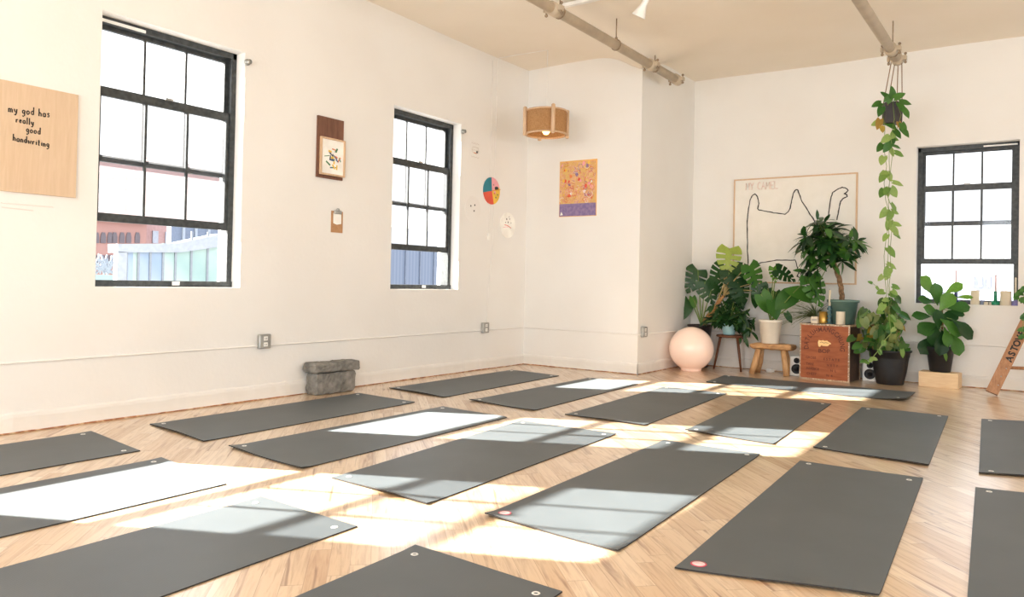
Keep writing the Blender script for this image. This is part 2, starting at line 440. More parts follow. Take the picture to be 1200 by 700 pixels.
WL = [(-2.1, -1.0, .92, 2.77), (.42, 1.64, .92, 2.71), (2.60, 3.72, .91, 2.775), (5.41, 6.45, .905, 2.70)]
WB = [(-1.18, -.25, .86, 2.55), (1.3, 2.3, .86, 2.55), (3.1, 4.1, .86, 2.55)]
WF = [(-4.2, -2.6, .7, 2.9), (-1.4, .2, .7, 2.9), (1.4, 3.0, .7, 2.9)]
WR = [(-2.6, -1.2, .86, 2.7), (.4, 1.8, .86, 2.7), (3.4, 4.8, .86, 2.7), (6.4, 7.8, .86, 2.7)]
wall('wall_left', 'x', XL, -1, YF-TH, YB+TH, WL)
wall('wall_back', 'y', YB, 1, XL-TH, XR+TH, WB)
wall('wall_front', 'y', YF, -1, XL-TH, XR+TH, WF)
wall('wall_right', 'x', XR, 1, YF-TH, YB+TH, WR)
# chimney-like projection in the corner
mb = MB(); mb.box((XL-.02, 7.74, 0), (-3.71, YB+.02, H+.05), 'wall'); struct(mb.build('wall_corner_pier'))
mb = MB(); mb.box((XL-TH, YF-TH, -.1), (XR+TH, YB+TH, 0), 'floor'); struct(mb.build('floor'))
# ceiling: grid, sagging a little at the pier
mb = MB(); nx, ny = 110, 130
vs = []; fs = []
for j in range(ny+1):
    for i in range(nx+1):
        X = XL-.05+(XR-XL+.1)*i/nx; Y = YF-.05+(YB-YF+.1)*j/ny
        dx = (X+3.66); dy = (Y-7.68)
        z = H-.21*math.exp(-(dx*dx/.10+dy*dy/.12))
        z += .012*math.sin(X*2.3+Y*.7)*math.sin(Y*1.1)
        vs.append((X, Y, z))
for j in range(ny):
    for i in range(nx):
        a = j*(nx+1)+i; fs.append((a, a+nx+1, a+nx+2, a+1))
mb.add(vs, fs, 'ceiling', True)
mb.box((XL-TH, YF-TH, H+.12), (XR+TH, YB+TH, H+.2), 'ceiling')
struct(mb.build('ceiling'))

# baseboards: a plaster skirting with an uneven raw strip under it
def skirt(name, p0, p1, nrm, h=.115):
    p0 = Vector(p0); p1 = Vector(p1); L = (p1-p0).length; d = (p1-p0)/L; nrm = Vector(nrm); n = max(2, int(L/.05))
    mb = MB(); vs = []; fs = []
    prof = [(.0, h+.012), (.010, h), (.014, h-.02), (.012, .05), (.012, 0.0)]
    for i in range(n+1):
        j = random.uniform(-.004, .004)
        cut = .006+.003*math.sin(i*.23)+random.uniform(-.001, .001)
        for k, (o, z) in enumerate(prof):
            zz = z if k < 4 else max(.003, cut)
            vs.append(p0+d*(L*i/n)+nrm*(o+(j if 0 < k < 4 else 0)*.6)+UP*(zz+(j if k < 3 else 0)))
    for i in range(n):
        for k in range(4): a = i*5+k; fs.append((a, a+1, a+6, a+5))
    mb.add(vs, fs, 'baseb', False)
    # raw strip
    vs = []; fs = []
    for i in range(n+1):
        o = .015+.006*max(0, math.sin(i*.31))+random.uniform(0, .002)
        vs += [p0+d*(L*i/n)+nrm*.002+UP*.014, p0+d*(L*i/n)+nrm*.009+UP*.014, p0+d*(L*i/n)+nrm*o+UP*.0012]
    for i in range(n):
        for k in range(2): a = i*3+k; fs.append((a, a+1, a+4, a+3))
    mb.add(vs, fs, 'edge', False)
    return struct(mb.build(name))
skirt('baseboard_left', (XL, YF, 0), (XL, 7.74, 0), (1, 0, 0))
skirt('baseboard_pier_front', (XL, 7.74, 0), (-3.71, 7.74, 0), (0, -1, 0))
skirt('baseboard_pier_side', (-3.71, 7.74, 0), (-3.71, YB, 0), (1, 0, 0))
skirt('baseboard_back', (-3.71, YB, 0), (XR, YB, 0), (0, -1, 0))

# surface raceway at knee height
def bar(a, b, m, mb, n=None):
    mb.tube([a, b], .008, m, 6)
mb = MB(); z = .44
mb.tube([(XL+.004, YF, z-.01), (XL+.004, 3.89, z-.002), (XL+.004, 7.735, z+.006), (-3.706, 7.735, z+.004), (-3.706, YB-.004, z), (XR, YB-.004, z)], .0075, 'baseb', 6)
struct(mb.build('trim_1'))

# ------------------------------------------------------------------ windows
def window(name, axis, pos, out, a0, a1, z0, z1, zb, zm, zu, view=True):
    """double hung unit, lower sash raised: zb bottom rail, zm bottom bar of the upper sash, zu meeting rail"""
    def P(d, a, z): return (pos+out*d, a, z) if axis == 'x' else (a, pos+out*d, z)
    def B(mb, d0, d1, A0, A1, Z0, Z1, m):
        p, q = P(d0, A0, Z0), P(d1, A1, Z1)
        mb.box(tuple(map(min, p, q)), tuple(map(max, p, q)), m)
    c = P(.15, (a0+a1)/2, z0)
    mb = MB(); e = .03
    B(mb, .11, .22, a0, a0+e, z0, z1, 'frame'); B(mb, .11, .22, a1-e, a1, z0, z1, 'frame')
    B(mb, .11, .22, a0, a1, z1-.045, z1, 'frame'); B(mb, .10, .22, a0, a1, z0, z0+.045, 'frame')
    B(mb, .112, .125, a0+e, a0+e+.014, z0, z1, 'frame'); B(mb, .112, .125, a1-e-.014, a1-e, z0, z1, 'frame')
    B(mb, .098, .11, (a0+a1)/2+.05, (a0+a1)/2+.11, z0+.012, z0+.04, 'white')
    if name == 'window_1': B(mb, .10, .112, a0+.0, a0+.36, z1-.042, z1-.022, 'white')  # white bar standing in for a reflection strip on the frame top
    if name == 'window_3': B(mb, .10, .112, a1-.32, a1-.02, z1-.036, z1-.022, 'white')  # reflected light at the right end, modelled as a white bar
    w = struct(mb.build(name, None, c))
    A0, A1 = a0+e+.004, a1-e-.004
    def sash(nm, d0, d1, Z0, Z1, rb, rt):
        mb = MB(); s = .036
        B(mb, d0, d1, A0, A0+s, Z0, Z1, 'frame'); B(mb, d0, d1, A1-s, A1, Z0, Z1, 'frame')
        B(mb, d0, d1, A0+s, A1-s, Z0, Z0+rb, 'frame'); B(mb, d0, d1, A0+s, A1-s, Z1-rt, Z1, 'frame')
        for k in (1, 2):
            a = A0+s+(A1-A0-2*s)*k/3
            B(mb, d0+.006, d1-.006, a-.009, a+.009, Z0+rb, Z1-rt, 'frame')
        o = mb.build(nm, w, c)
        g = MB(); dm = (d0+d1)/2
        vs = [P(dm, A0+s, Z0+rb), P(dm, A1-s, Z0+rb), P(dm, A1-s, Z1-rt), P(dm, A0+s, Z1-rt)]
        g.poly(vs, 'glass'); go = g.build('pane', None, c); go.parent = o; go.matrix_parent_inverse = Matrix.Translation(-Vector(c)); 
        return o
    # parent translation: sash object sits at c already
    s1 = sash('lower_sash', .125, .155, zb, zu+.06, .058, .065)
    s2 = sash('upper_sash', .165, .195, zm, z1-.045, .045, .03)
    mb = MB(); am = (a0+a1)/2; B(mb, .108, .127, am-.03, am+.03, zu+.055, zu+.07, 'metal'); mb.build('sash_lock', w, c)
    return w
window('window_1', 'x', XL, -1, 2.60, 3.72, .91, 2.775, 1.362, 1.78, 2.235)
window('window_2', 'x', XL, -1, 5.41, 6.45, .905, 2.70, 1.30, 1.75, 2.16)
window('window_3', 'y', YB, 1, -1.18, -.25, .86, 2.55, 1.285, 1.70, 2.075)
window('window_4', 'x', XL, -1, .42, 1.64, .92, 2.71, 1.44, 1.85, 2.19)
window('window_5', 'x', XL, -1, -2.1, -1.0, .92, 2.77, 1.37, 1.79, 2.24)
window('window_6', 'y', YB, 1, 1.3, 2.3, .86, 2.55, 1.285, 1.70, 2.075)
window('window_7', 'y', YB, 1, 3.1, 4.1, .86, 2.55, 1.285, 1.70, 2.075)
k = 8
for (a0, a1, z0, z1) in WF: window('window_%d' % k, 'y', YF, -1, a0, a1, z0, z1, z0+.05, 1.8, 1.78); k += 1  # unseen front windows, added to hold fill lamps
for (a0, a1, z0, z1) in WR: window('window_%d' % k, 'x', XR, 1, a0, a1, z0, z1, z0+.05, 1.8, 1.78); k += 1  # unseen right-wall windows, likewise added for fill
# blind brackets at the upper corners of the left-hand windows
for (yy, zz, lb) in ((3.735, 2.70, 'small clear roller blind bracket at top corner of the large left window'), (6.47, 2.62, 'small metal roller blind bracket at top corner of the narrower second window')):
    mb = MB(); R = Matrix.Translation((XL, yy, zz)) @ Matrix.Rotation(PI/2, 4, 'Y')
    mb.lathe([(.026, 0), (.026, .012), (.014, .016), (.014, .03), (.02, .034), (.02, .04)], (0, 0, 0), 'metal', 16, mat=R)
    tag(mb.build('blind_bracket', None, (XL, yy, zz)), lb, 'bracket')

# ------------------------------------------------------------------ yoga mats
def fl(x, y): p = at(x, y, Z=.004); return Vector((p.x, p.y, 0))
def mat(corners, label, eyel=(0, 2, 3), logo=None, curl=None):
    """corners: near-left, near-right, far-right, far-left floor points"""
    nl, nr, fr_, fl_ = corners; c = (nl+nr+fr_+fl_)/4
    root = thing('yoga_mat', (c.x, c.y, 0), label, 'yoga mat', 'charcoal yoga mats laid out across the floor')
    mb = MB(); nu, nv = 10, 30; T = .0055
    top = []
    for j in range(nv+1):
        v_ = j/nv
        for i in range(nu+1):
            u_ = i/nu
            p = (nl*(1-u_)+nr*u_)*(1-v_)+(fl_*(1-u_)+fr_*u_)*v_
            z = T
            if v_ < .06: z += .010*(1-v_/.06)**2*(.6+.4*math.sin(u_*5+c.x*3))
            if v_ > .95: z += .004*((v_-.95)/.05)**2*(.5+.5*math.sin(u_*4+c.y))
            if curl:
                cu, cv, amp = curl; dd = math.hypot((u_-cu), (v_-cv)*2.5); z += amp*math.exp(-dd*dd/.05)
            top.append(Vector((p.x, p.y, z)))
    def id(i, j): return j*(nu+1)+i
    fs = [(id(i, j), id(i+1, j), id(i+1, j+1), id(i, j+1)) for j in range(nv) for i in range(nu)]
    mb.add(top, fs, 'mat', True)
    rim = [id(i, 0) for i in range(nu+1)]+[id(nu, j) for j in range(1, nv+1)]+[id(i, nv) for i in range(nu-1, -1, -1)]+[id(0, j) for j in range(nv-1, 0, -1)]
    vs = [top[k] for k in rim]+[Vector((top[k].x, top[k].y, max(.0005, top[k].z-T))) for k in rim]; n = len(rim)
    mb.add(vs, [(k, k+n, (k+1) % n+n, (k+1) % n) for k in range(n)], 'mat_edge')
    mb.build('mat_sheet', root, c)
    ux = (nr-nl).normalized(); uy = (fl_-nl).normalized()
    pts = [nl+ux*.06+uy*.07, nr-ux*.06+uy*.07, fr_-ux*.06-uy*.07, fl_+ux*.06-uy*.07]
    def zat(p):
        return min(top, key=lambda q: (q.x-p.x)**2+(q.y-p.y)**2).z
    for k in eyel:
        e = MB(); p = pts[k]; z = zat(p)+.0005
        e.lathe([(.007, .0), (.008, .0015), (.012, .002), (.0145, .0)], (p.x, p.y, z), 'eyelet', 16, closed=True)
        e.build('eyelet', root, p)
    if logo is not None:
        e = MB(); p = pts[logo]; z = zat(p)+.001
        e.lathe([(.0, .0012), (.022, .0012), (.024, 0)], (p.x, p.y, z), 'mat_logo', 20, closed=True)
        e.lathe([(.024, .0016), (.028, .0016), (.029, 0)], (p.x, p.y, z), 'mat_logo_red', 20, closed=True)
        e.build('printed_mark', root, p)
    return root
def q(a, b, c, d): return [fl(*a), fl(*b), fl(*c), fl(*d)]
def ext(far_l, far_r, on_left=None, on_right=None, L=2.0):
    a, b = fl(*far_l), fl(*far_r)
    if on_right: d = (fl(*on_right)-b).normalized()
    else: d = (fl(*on_left)-a).normalized()
    return [a+d*L, b+d*L, b, a]
mat(ext((106.5, 506), (164.4, 528.4), on_right=(0, 557.5)), 'shaded charcoal yoga mat at the left edge close to the wall, its far end showing', eyel=(2, 3))
mat(ext((189, 537), (265.5, 567.4), on_right=(0, 630)), 'charcoal yoga mat at left edge, half of it washed white by one unbroken sun patch')
mat(ext((305, 583), (418.7, 617), on_right=(250, 677.7)), 'large charcoal yoga mat in the lower left corner with sunlit far end')
mat(ext((486.5, 640), (659, 693.6), on_left=(346, 700)), 'dark yoga mat cut by the bottom edge, showing only two metal eyelets', eyel=(2, 3))
mat(q((175.5, 497.5), (238.5, 517.6), (486, 471.8), (421, 460.8)), 'shaded yoga mat lying just in front of the grey stone block')
mat(q((267.8, 524), (352.8, 549.8), (594.5, 489.5), (519, 476.5)), 'charcoal yoga mat with one white sun stripe, second from the stone block')
mat(q((388.6, 560.3), (500, 591.3), (721.7, 509), (610.6, 493)), 'yoga mat in the middle of the floor, sunlit at both ends with shaded centre')
mat(q((568, 604), (724, 647), (890.7, 533), (778, 516)), 'yoga mat with sunlit pink-printed near corner in the middle of the floor', eyel=(2, 3), logo=0)
mat(q((790.5, 666.3), (1030, 700), (1081.7, 561.3), (937.5, 540.3)), 'biggest looking fully shaded yoga mat with red-ringed round print on its near corner', eyel=(2, 3), logo=0)
W1 = fl(1200, 577.7)-fl(1143, 571.5); W1 = W1.normalized()*.66
a = fl(1143, 571.5); d = (fl(1133.5, 700)-a).normalized()
mat([a+d*2, a+d*2+W1, a+W1, a], 'dark yoga mat at the right edge, cut off by the bottom right corner')
mat(q((456, 455), (519.5, 466), (655, 440.6), (599, 433.8)), 'shaded yoga mat along the wall below the second window')
mat(q((550, 469.4), (625.4, 481.6), (747.7, 450.4), (689.5, 443)), 'yoga mat before the projecting white pier with one sun patch on its far half')
a, b, c_ = fl(662, 486), fl(755, 499), fl(851.5, 461.5)
mat([a, b, c_, c_+(a-b)*.96], 'mostly shaded yoga mat with sunlit far end toward the glowing ball lamp')
mat(q((802.7, 504.7), (906, 521), (974, 473.5), (888, 465)), 'yoga mat with sun striping its near end, in front of the wooden crate')
mat(q((953, 524.7), (1088, 546.5), (1111.3, 487.9), (1010, 477.5)), 'shaded yoga mat directly in front of the black plant pots')
a, n_ = fl(1150, 491.3), fl(1147, 555); w_ = (fl(1200, 494.3)-a).normalized()*.66
mat([n_, n_+w_, a+w_, a], 'shaded yoga mat at the right edge below the leaning wooden ladder')
mat([fl(1062, 470.8), fl(1072.5, 460), fl(848.8, 440), fl(827.5, 447.9)], 'sideways yoga mat lying parallel to the back wall with a curled corner', curl=(0, 0, .022))

# ------------------------------------------------------------------ pipes, track, lamp
def pipe(X, Y0, Y1, Z, hang, label):
    root = thing('ceiling_pipe', (X, Y1, Z), label, 'pipe', 'painted pipes under the ceiling')
    mb = MB(); mb.tube([(X, Y0, Z), (X, Y1, Z)], .046, 'pipe', 20); mb.build('pipe_run', root, (X, Y1, Z))
    for y in [Y1-.04]+[h+.0 for h in hang[::2]]:
        cpl = MB()
        cpl.tube([(X, y-.055, Z), (X, y+.055, Z)], .058, 'pipe', 20)
        for s in (-1, 1):
            cpl.box((X+s*.055-.012, y-.03, Z-.02), (X+s*.055+.032*s+.0, y+.03, Z+.02), 'pipe')
            cpl.tube([(X+s*.075, y, Z-.055), (X+s*.075, y, Z+.055)], .007, 'pipe_dark', 8)
            cpl.tube([(X+s*.075, y, Z-.05), (X+s*.075, y, Z-.035)], .014, 'pipe_dark', 6)
            cpl.tube([(X+s*.075, y, Z+.035), (X+s*.075, y, Z+.05)], .014, 'pipe_dark', 6)
        cpl.build('coupling', root, (X, y, Z))
    for y in hang:
        h = MB(); pts = [(X+.052*math.cos(a_), y+.1, Z+.052*math.sin(a_)) for a_ in np.linspace(-PI*1.0, PI*.999, 16)]
        h.tube(pts, .005, 'pipe_dark', 6, cap=False); h.tube([(X, y+.1, Z+.05), (X, y+.1, H+.0)], .006, 'pipe_dark', 8)
        h.tube([(X, y+.1, Z+.05), (X, y+.1, Z+.075)], .014, 'pipe_dark', 6)
        h.build('hanger', root, (X, y, Z))
pipe(-3.475, YF, 8.17, 3.33, [7.45, 6.55, 5.5, 3.9, 1.9, 0, -2], 'beige ceiling pipe ending near the corner pier, hung on rods')
pipe(-1.25, YF, 8.40, 3.29, [8.0, 6.2, 4.2, 2, 0, -2], 'beige ceiling pipe from whose end the trailing plant hangs')
# track light
tr = thing('track_light', (-2.9, 6.03, 3.55), 'white ceiling track strip carrying one white spotlight', 'light')
mb = MB(); mb.box((-3.72, 6.01, 3.552), (.6, 6.05, 3.585), 'white'); mb.build('rail', tr, (-2.9, 6.03, 3.55))
mb = MB(); a = Vector((-2.86, 6.03, 3.555))
mb.tube([a, a-UP*.06], .012, 'white', 10); mb.bbox((a.x-.03, a.y-.02, a.z-.03), (a.x+.03, a.y+.02, a.z), 'white', .003); mb.build('adapter', tr, a)
mb = MB(); p = Vector((-2.87, 6.04, 3.47)); dr = Vector((-.34, .06, -.55)).normalized()
R = Matrix.Translation(p) @ dr.to_track_quat('Z', 'Y').to_matrix().to_4x4()
mb.lathe([(.0, -.05), (.022, -.045), (.026, -.02), (.026, .05), (.034, .075), (.062, .15), (.064, .155), (.058, .15), (.03, .09), (0, .08)], (0, 0, 0), 'white', 28, mat=R)
mb.build('lamp_head', tr, p)

# pendant: woven drum with wooden posts
LX, LY, LZ0, LZ1, LR = -4.555, 7.10, 2.62, 2.905, .232
pl = thing('pendant_lamp', (LX, LY, LZ1), 'round woven jute pendant lamp with wooden posts near the corner', 'lamp')
mb = MB(); n = 72; rows = 18; vs = []; fs = []
for k_ in range(rows+1):
    for i in range(n):
        an = 2*PI*i/n; rr_ = LR-.012+.004*((k_+i) % 2)
        vs.append((LX+rr_*math.cos(an), LY+rr_*math.sin(an), LZ0+.012+(LZ1-LZ0-.03)*k_/rows))
for k_ in range(rows):
    for i in range(n): fs.append((k_*n+i, k_*n+(i+1) % n, (k_+1)*n+(i+1) % n, (k_+1)*n+i))
mb.add(vs, fs, 'jute', True); mb.build('shade', pl, (LX, LY, LZ1))
for zz in (LZ0+.012, LZ1-.02):
    mb = MB(); mb.lathe([(LR-.02, -.008), (LR+.002, -.008), (LR+.002, .008), (LR-.02, .008), (LR-.02, -.008)], (LX, LY, zz), 'oak', 48, closed=True); mb.build('hoop', pl, (LX, LY, zz))
for i in range(4):
    an = 2*PI*i/4+math.radians(-52+12); px_, py_ = LX+(LR+.012)*math.cos(an), LY+(LR+.012)*math.sin(an)
    mb = MB(); mb.tube([(px_, py_, LZ0-.015), (px_, py_, LZ0-.008), (px_, py_, LZ1+.008), (px_, py_, LZ1+.018)], [.012, .022, .022, .012], 'oak', 14); mb.build('post', pl, (px_, py_, LZ0))
mb = MB(); mb.lathe([(.0, LZ0+.01), (.025, LZ0+.016), (.042, LZ0+.045), (.044, LZ0+.06), (.03, LZ0+.1), (.016, LZ0+.13)], (LX, LY, 0), 'bulb', 24); mb.build('bulb', pl, (LX, LY, LZ0))
mb = MB(); mb.tube([(LX, LY, LZ0+.12), (LX, LY, LZ0+.19)], .022, 'white', 14)
for an in (0, PI/2): mb.tube([(LX-LR*math.cos(an)*.93, LY-LR*math.sin(an)*.93, LZ1-.04), (LX+LR*math.cos(an)*.93, LY+LR*math.sin(an)*.93, LZ1-.04)], .004, 'metal', 6)
mb.tube([(LX, LY, LZ0+.19), (LX, LY, LZ1-.04)], .004, 'metal', 6); mb.build('socket', pl, (LX, LY, LZ0+.15))
mb = MB(); mb.tube([(LX, LY, LZ1-.04), (LX+.002, LY, 3.2), (LX, LY, 3.568), (LX-.3, LY-.01, 3.572), (XL+.02, 7.08, 3.575), (XL+.008, 7.08, 3.54), (XL+.008, 7.07, 2.5), (XL+.008, 7.06, 1.45), (XL+.008, 6.99, .9), (XL+.008, 6.97, .52)], .0035, 'white', 6); mb.build('cord', pl, (LX, LY, 3.2))
mb = MB(); mb.tube([(XL+.006, 6.99, 3.56), (XL+.006, 6.985, 2.0), (XL+.006, 6.98, 1.52)], .003, 'white', 6)
mb.bbox((XL+.001, 6.955, 1.47), (XL+.016, 7.0, 1.55), 'white', .003)
tag(mb.build('pull_cord', None, (XL, 6.99, 2.5)), 'thin white cord with inline switch taped down the left wall', 'cord')

# ------------------------------------------------------------------ outlets
def outlet(p, n, label):
    """p centre on the wall, n outward normal"""
    root = thing('power_outlet', p, label, 'outlet')
    n = Vector(n); s_ = UP.cross(n); p = Vector(p)
    R = Matrix.Translation(p) @ Matrix(((s_.x, 0, n.x, 0), (s_.y, 0, n.y, 0), (s_.z, 1, n.z, 0), (0, 0, 0, 1)))
    mb = MB(); mb.bbox((-.056, -.058, 0), (.056, .058, .038), 'metal', .006, R); mb.build('box', root, p)
    for dz in (-.024, .024):
        f = MB(); f.bbox((-.020, dz-.017, .038), (.020, dz+.017, .042), 'white', .002, R)
        for dx in (-.007, .007): f.box((dx-.0015, dz-.006, .042), (dx+.0015, dz+.005, .0432), 'ink', R)
        f.build('socket', root, p)
outlet((XL, 3.95, .475), (1, 0, 0), 'grey metal double outlet on left wall between the large window and stone block')
outlet((XL, 6.93, .475), (1, 0, 0), 'pale outlet near the corner below the hanging cord')
outlet((-3.71, 7.86, .47), (1, 0, 0), 'outlet on the side of the projecting white pier')

# ------------------------------------------------------------------ stone block on the left
def rock(a, b, m, jit, n=7):
    mb = MB(); a = Vector(a); b = Vector(b); e = .02
    vs = {}; 
    def V(i, j, k, N):
        key = (i, j, k)
        if key not in vs:
            f = Vector((i/N[0], j/N[1], k/N[2])); p = Vector([a[t_]+(b[t_]-a[t_])*f[t_] for t_ in range(3)])
            cnt = sum(1 for t_ in range(3) if f[t_] in (0, 1)); cc = (a+b)/2
            if cnt >= 2: p = p+(cc-p).normalized()*e*(.5 if cnt == 2 else 1)
            p += Vector([random.uniform(-jit, jit) for _ in range(3)])
            p.z = max(p.z, a.z)
            mb.v.append(p); vs[key] = len(mb.v)-1
        return vs[key]
    N = (4, 16, 6); mi = mb.mi(m)
    def F(*ks): mb.f.append([V(*k_, N) for k_ in ks]); mb.fm.append(mi); mb.sm.append(False)
    for j in range(N[1]):
        for k_ in range(N[2]):
            F((0, j, k_), (0, j, k_+1), (0, j+1, k_+1), (0, j+1, k_)); F((N[0], j, k_), (N[0], j+1, k_), (N[0], j+1, k_+1), (N[0], j, k_+1))
    for i in range(N[0]):
        for k_ in range(N[2]):
            F((i, 0, k_), (i+1, 0, k_), (i+1, 0, k_+1), (i, 0, k_+1)); F((i, N[1], k_), (i, N[1], k_+1), (i+1, N[1], k_+1), (i+1, N[1], k_))
        for j in range(N[1]):
            F((i, j, 0), (i, j+1, 0), (i+1, j+1, 0), (i+1, j, 0)); F((i, j, N[2]), (i+1, j, N[2]), (i+1, j+1, N[2]), (i, j+1, N[2]))
    return mb
tag(rock((-5.20, 4.37, 0), (-5.05, 4.82, .185), 'concrete', .005).build('stone_block', None, (-5.13, 4.6, 0)), 'lower grey rough stone block standing on the floor at left wall', 'stone')
tag(rock((-5.21, 4.34, .187), (-5.04, 4.865, .272), 'concrete', .006).build('stone_slab', None, (-5.13, 4.6, .19)), 'long grey rough stone slab lying on top of the stone block', 'stone')

# ------------------------------------------------------------------ wall art, left wall
FONT = {
 'm': [[(0, 0), (0, .5)], [(0, .36), (.1, .5), (.2, .38), (.2, 0)], [(.2, .36), (.3, .5), (.42, .38), (.42, 0)]],
 'y': [[(0, .5), (.04, .2), (.16, .12), (.28, .22)], [(.3, .5), (.26, 0), (.14, -.3), (.02, -.22)]],
 'g': [[(.28, .42), (.14, .5), (0, .38), (.02, .14), (.14, .06), (.27, .2), (.28, .48), (.27, -.16), (.12, -.34), (0, -.24)]],
 'o': [[(.14, .5), (0, .36), (.02, .1), (.15, 0), (.29, .14), (.28, .4), (.14, .5)]],
 'd': [[(.28, .4), (.14, .5), (0, .34), (.03, .08), (.15, 0), (.28, .14)], [(.29, 1), (.28, 0)]],
 'h': [[(0, 1), (0, 0)], [(0, .32), (.12, .5), (.25, .38), (.26, 0)]],
 'a': [[(.27, .42), (.13, .5), (0, .34), (.02, .08), (.14, 0), (.27, .14), (.28, .5), (.3, 0)]],
 's': [[(.24, .44), (.12, .52), (.02, .4), (.12, .27), (.24, .16), (.14, 0), (0, .06)]],
 'r': [[(0, .5), (0, 0)], [(0, .34), (.1, .48), (.22, .46)]],
 'e': [[(.02, .26), (.26, .3), (.2, .48), (.08, .48), (0, .26), (.08, .02), (.26, .06)]],
 'l': [[(.04, 1), (.04, 0), (.08, 0)]],
 'n': [[(0, .5), (0, 0)], [(0, .34), (.12, .5), (.24, .38), (.25, 0)]],
 'w': [[(0, .5), (.08, 0), (.18, .36), (.28, 0), (.38, .5)]],
 'i': [[(.04, .5), (.04, 0)], [(.04, .7), (.05, .72)]],
 't': [[(.1, .85), (.1, .04), (.2, .02)], [(0, .52), (.22, .54)]],
 'M': [[(0, 0), (.04, 1), (.25, .4), (.46, 1), (.5, 0)]], 'Y': [[(0, 1), (.2, .5), (.2, 0)], [(.42, 1), (.2, .5)]],
 'C': [[(.42, .85), (.2, 1), (0, .6), (.06, .1), (.42, .08)]], 'A': [[(0, 0), (.22, 1), (.44, 0)], [(.1, .4), (.36, .4)]],
 'E': [[(.4, 1), (0, 1), (0, 0), (.4, 0)], [(0, .52), (.32, .52)]], 'L': [[(0, 1), (0, 0), (.4, 0)]],
}
def scrawl(mb, txt, org, du, dv, h, r, m, gap=.16, jit=.02):
    x_ = 0; du = Vector(du); dv = Vector(dv)
    for ch in txt:
        if ch == ' ': x_ += .42; continue
        st = FONT[ch]; w = max(p[0] for s_ in st for p in s_); jy = random.uniform(-jit, jit)*2
        for s_ in st:
            pts = [Vector(org)+du*((x_+p[0])*h)+dv*((p[1]+jy)*h) for p in s_]
            mb.tube(pts, r, m, 5)
        x_ += w+gap
    return x_*h
# plywood sign with handwriting
mb = MB(); X0 = XL
mb.box((X0, 1.76, 1.49), (X0+.018, 2.452, 2.165), 'ply')
xs = X0+.0185
def wl(px, py): p = at(px, py, X=xs); return p
for txt, p0, p1 in (('my god has', (10, 131), (60, 138)), ('really', (19, 143.5), (41, 147)), ('good', (31, 155), (49, 158)), ('handwriting', (15.5, 165), (59, 173))):
    a = wl(*p0); b = wl(*p1); L = b.y-a.y
    # width of the text in units
    un = 0
    for ch in txt: un += .42 if ch == ' ' else max(p[0] for s_ in FONT[ch] for p in s_)+.24
    hgt = L/un
    scrawl(mb, txt, (xs, a.y, a.z), Vector((0, 1, (b.z-a.z)/L)), UP*1.0, hgt, .0034, 'ink', gap=.24)
tag(mb.build('plywood_sign', None, (X0, 2.1, 1.83)), 'square plywood panel handwritten in black, at upper left wall', 'sign')
mb = MB()
for row_, (pa, pb) in enumerate((((1, 238), (64, 243)), ((2, 243), (40, 247)))):
    a = at(*pa, X=XL+.001); b = at(*pb, X=XL+.001); n = 60
    mb.tube([a+(b-a)*(i/n)+UP*.006*math.sin(i*1.7)*random.uniform(.3, 1) for i in range(n)], .0009, 'pencil', 4)
tag(mb.build('pencil_note', None, (XL, 2.1, 1.42)), 'faint pencil scribble on the wall under the plywood panel', 'drawing')
# walnut board with framed print
mb = MB(); mb.box((XL, 4.455, 1.878), (XL+.02, 4.75, 2.416), 'walnut'); tag(mb.build('walnut_board', None, (XL, 4.6, 2.15)), 'dark brown vertical wooden board behind the small framed print', 'board')
fp = thing('framed_print', (XL+.02, 4.615, 2.07), 'small abstract print in pale wood frame hung over the brown board', 'picture')
y0, y1, z0, z1 = 4.475, 4.757, 1.905, 2.235; x0 = XL+.021
mb = MB(); e = .014
for (a, b) in (((y0, z0), (y1, z0+e)), ((y0, z1-e), (y1, z1)), ((y0, z0+e), (y0+e, z1-e)), ((y1-e, z0+e), (y1, z1-e))): mb.box((x0, a[0], a[1]), (x0+.022, b[0], b[1]), 'oak')
mb.build('frame', fp, (x0, 4.6, 2.07))
mb = MB(); mb.box((x0, y0+e, z0+e), (x0+.008, y1-e, z1-e), 'paper')
rnd = random.Random(5)
cols_ = ['green_p', 'yellow_p', 'black_p', 'green_p', 'blue_p', 'yellow_p', 'orange_p', 'blue_p']
for i in range(30):
    a_ = rnd.uniform(0, 2*PI); r_ = rnd.uniform(0, .09)**1.0
    cy, cz = 4.616+r_*math.cos(a_), 2.065+r_*math.sin(a_)*1.15
    th = rnd.uniform(0, PI); l_, w_ = rnd.uniform(.012, .03), rnd.uniform(.004, .011)
    pts = [(x0+.0085+i*.00005, cy+l_*math.cos(th)*s1-w_*math.sin(th)*s2, cz+l_*math.sin(th)*s1+w_*math.cos(th)*s2) for s1, s2 in ((-1, -1), (1, -.6), (1, 1), (-1, .7))]
    mb.poly(pts, cols_[i % 8])
mb.build('print', fp, (x0, 4.6, 2.07))
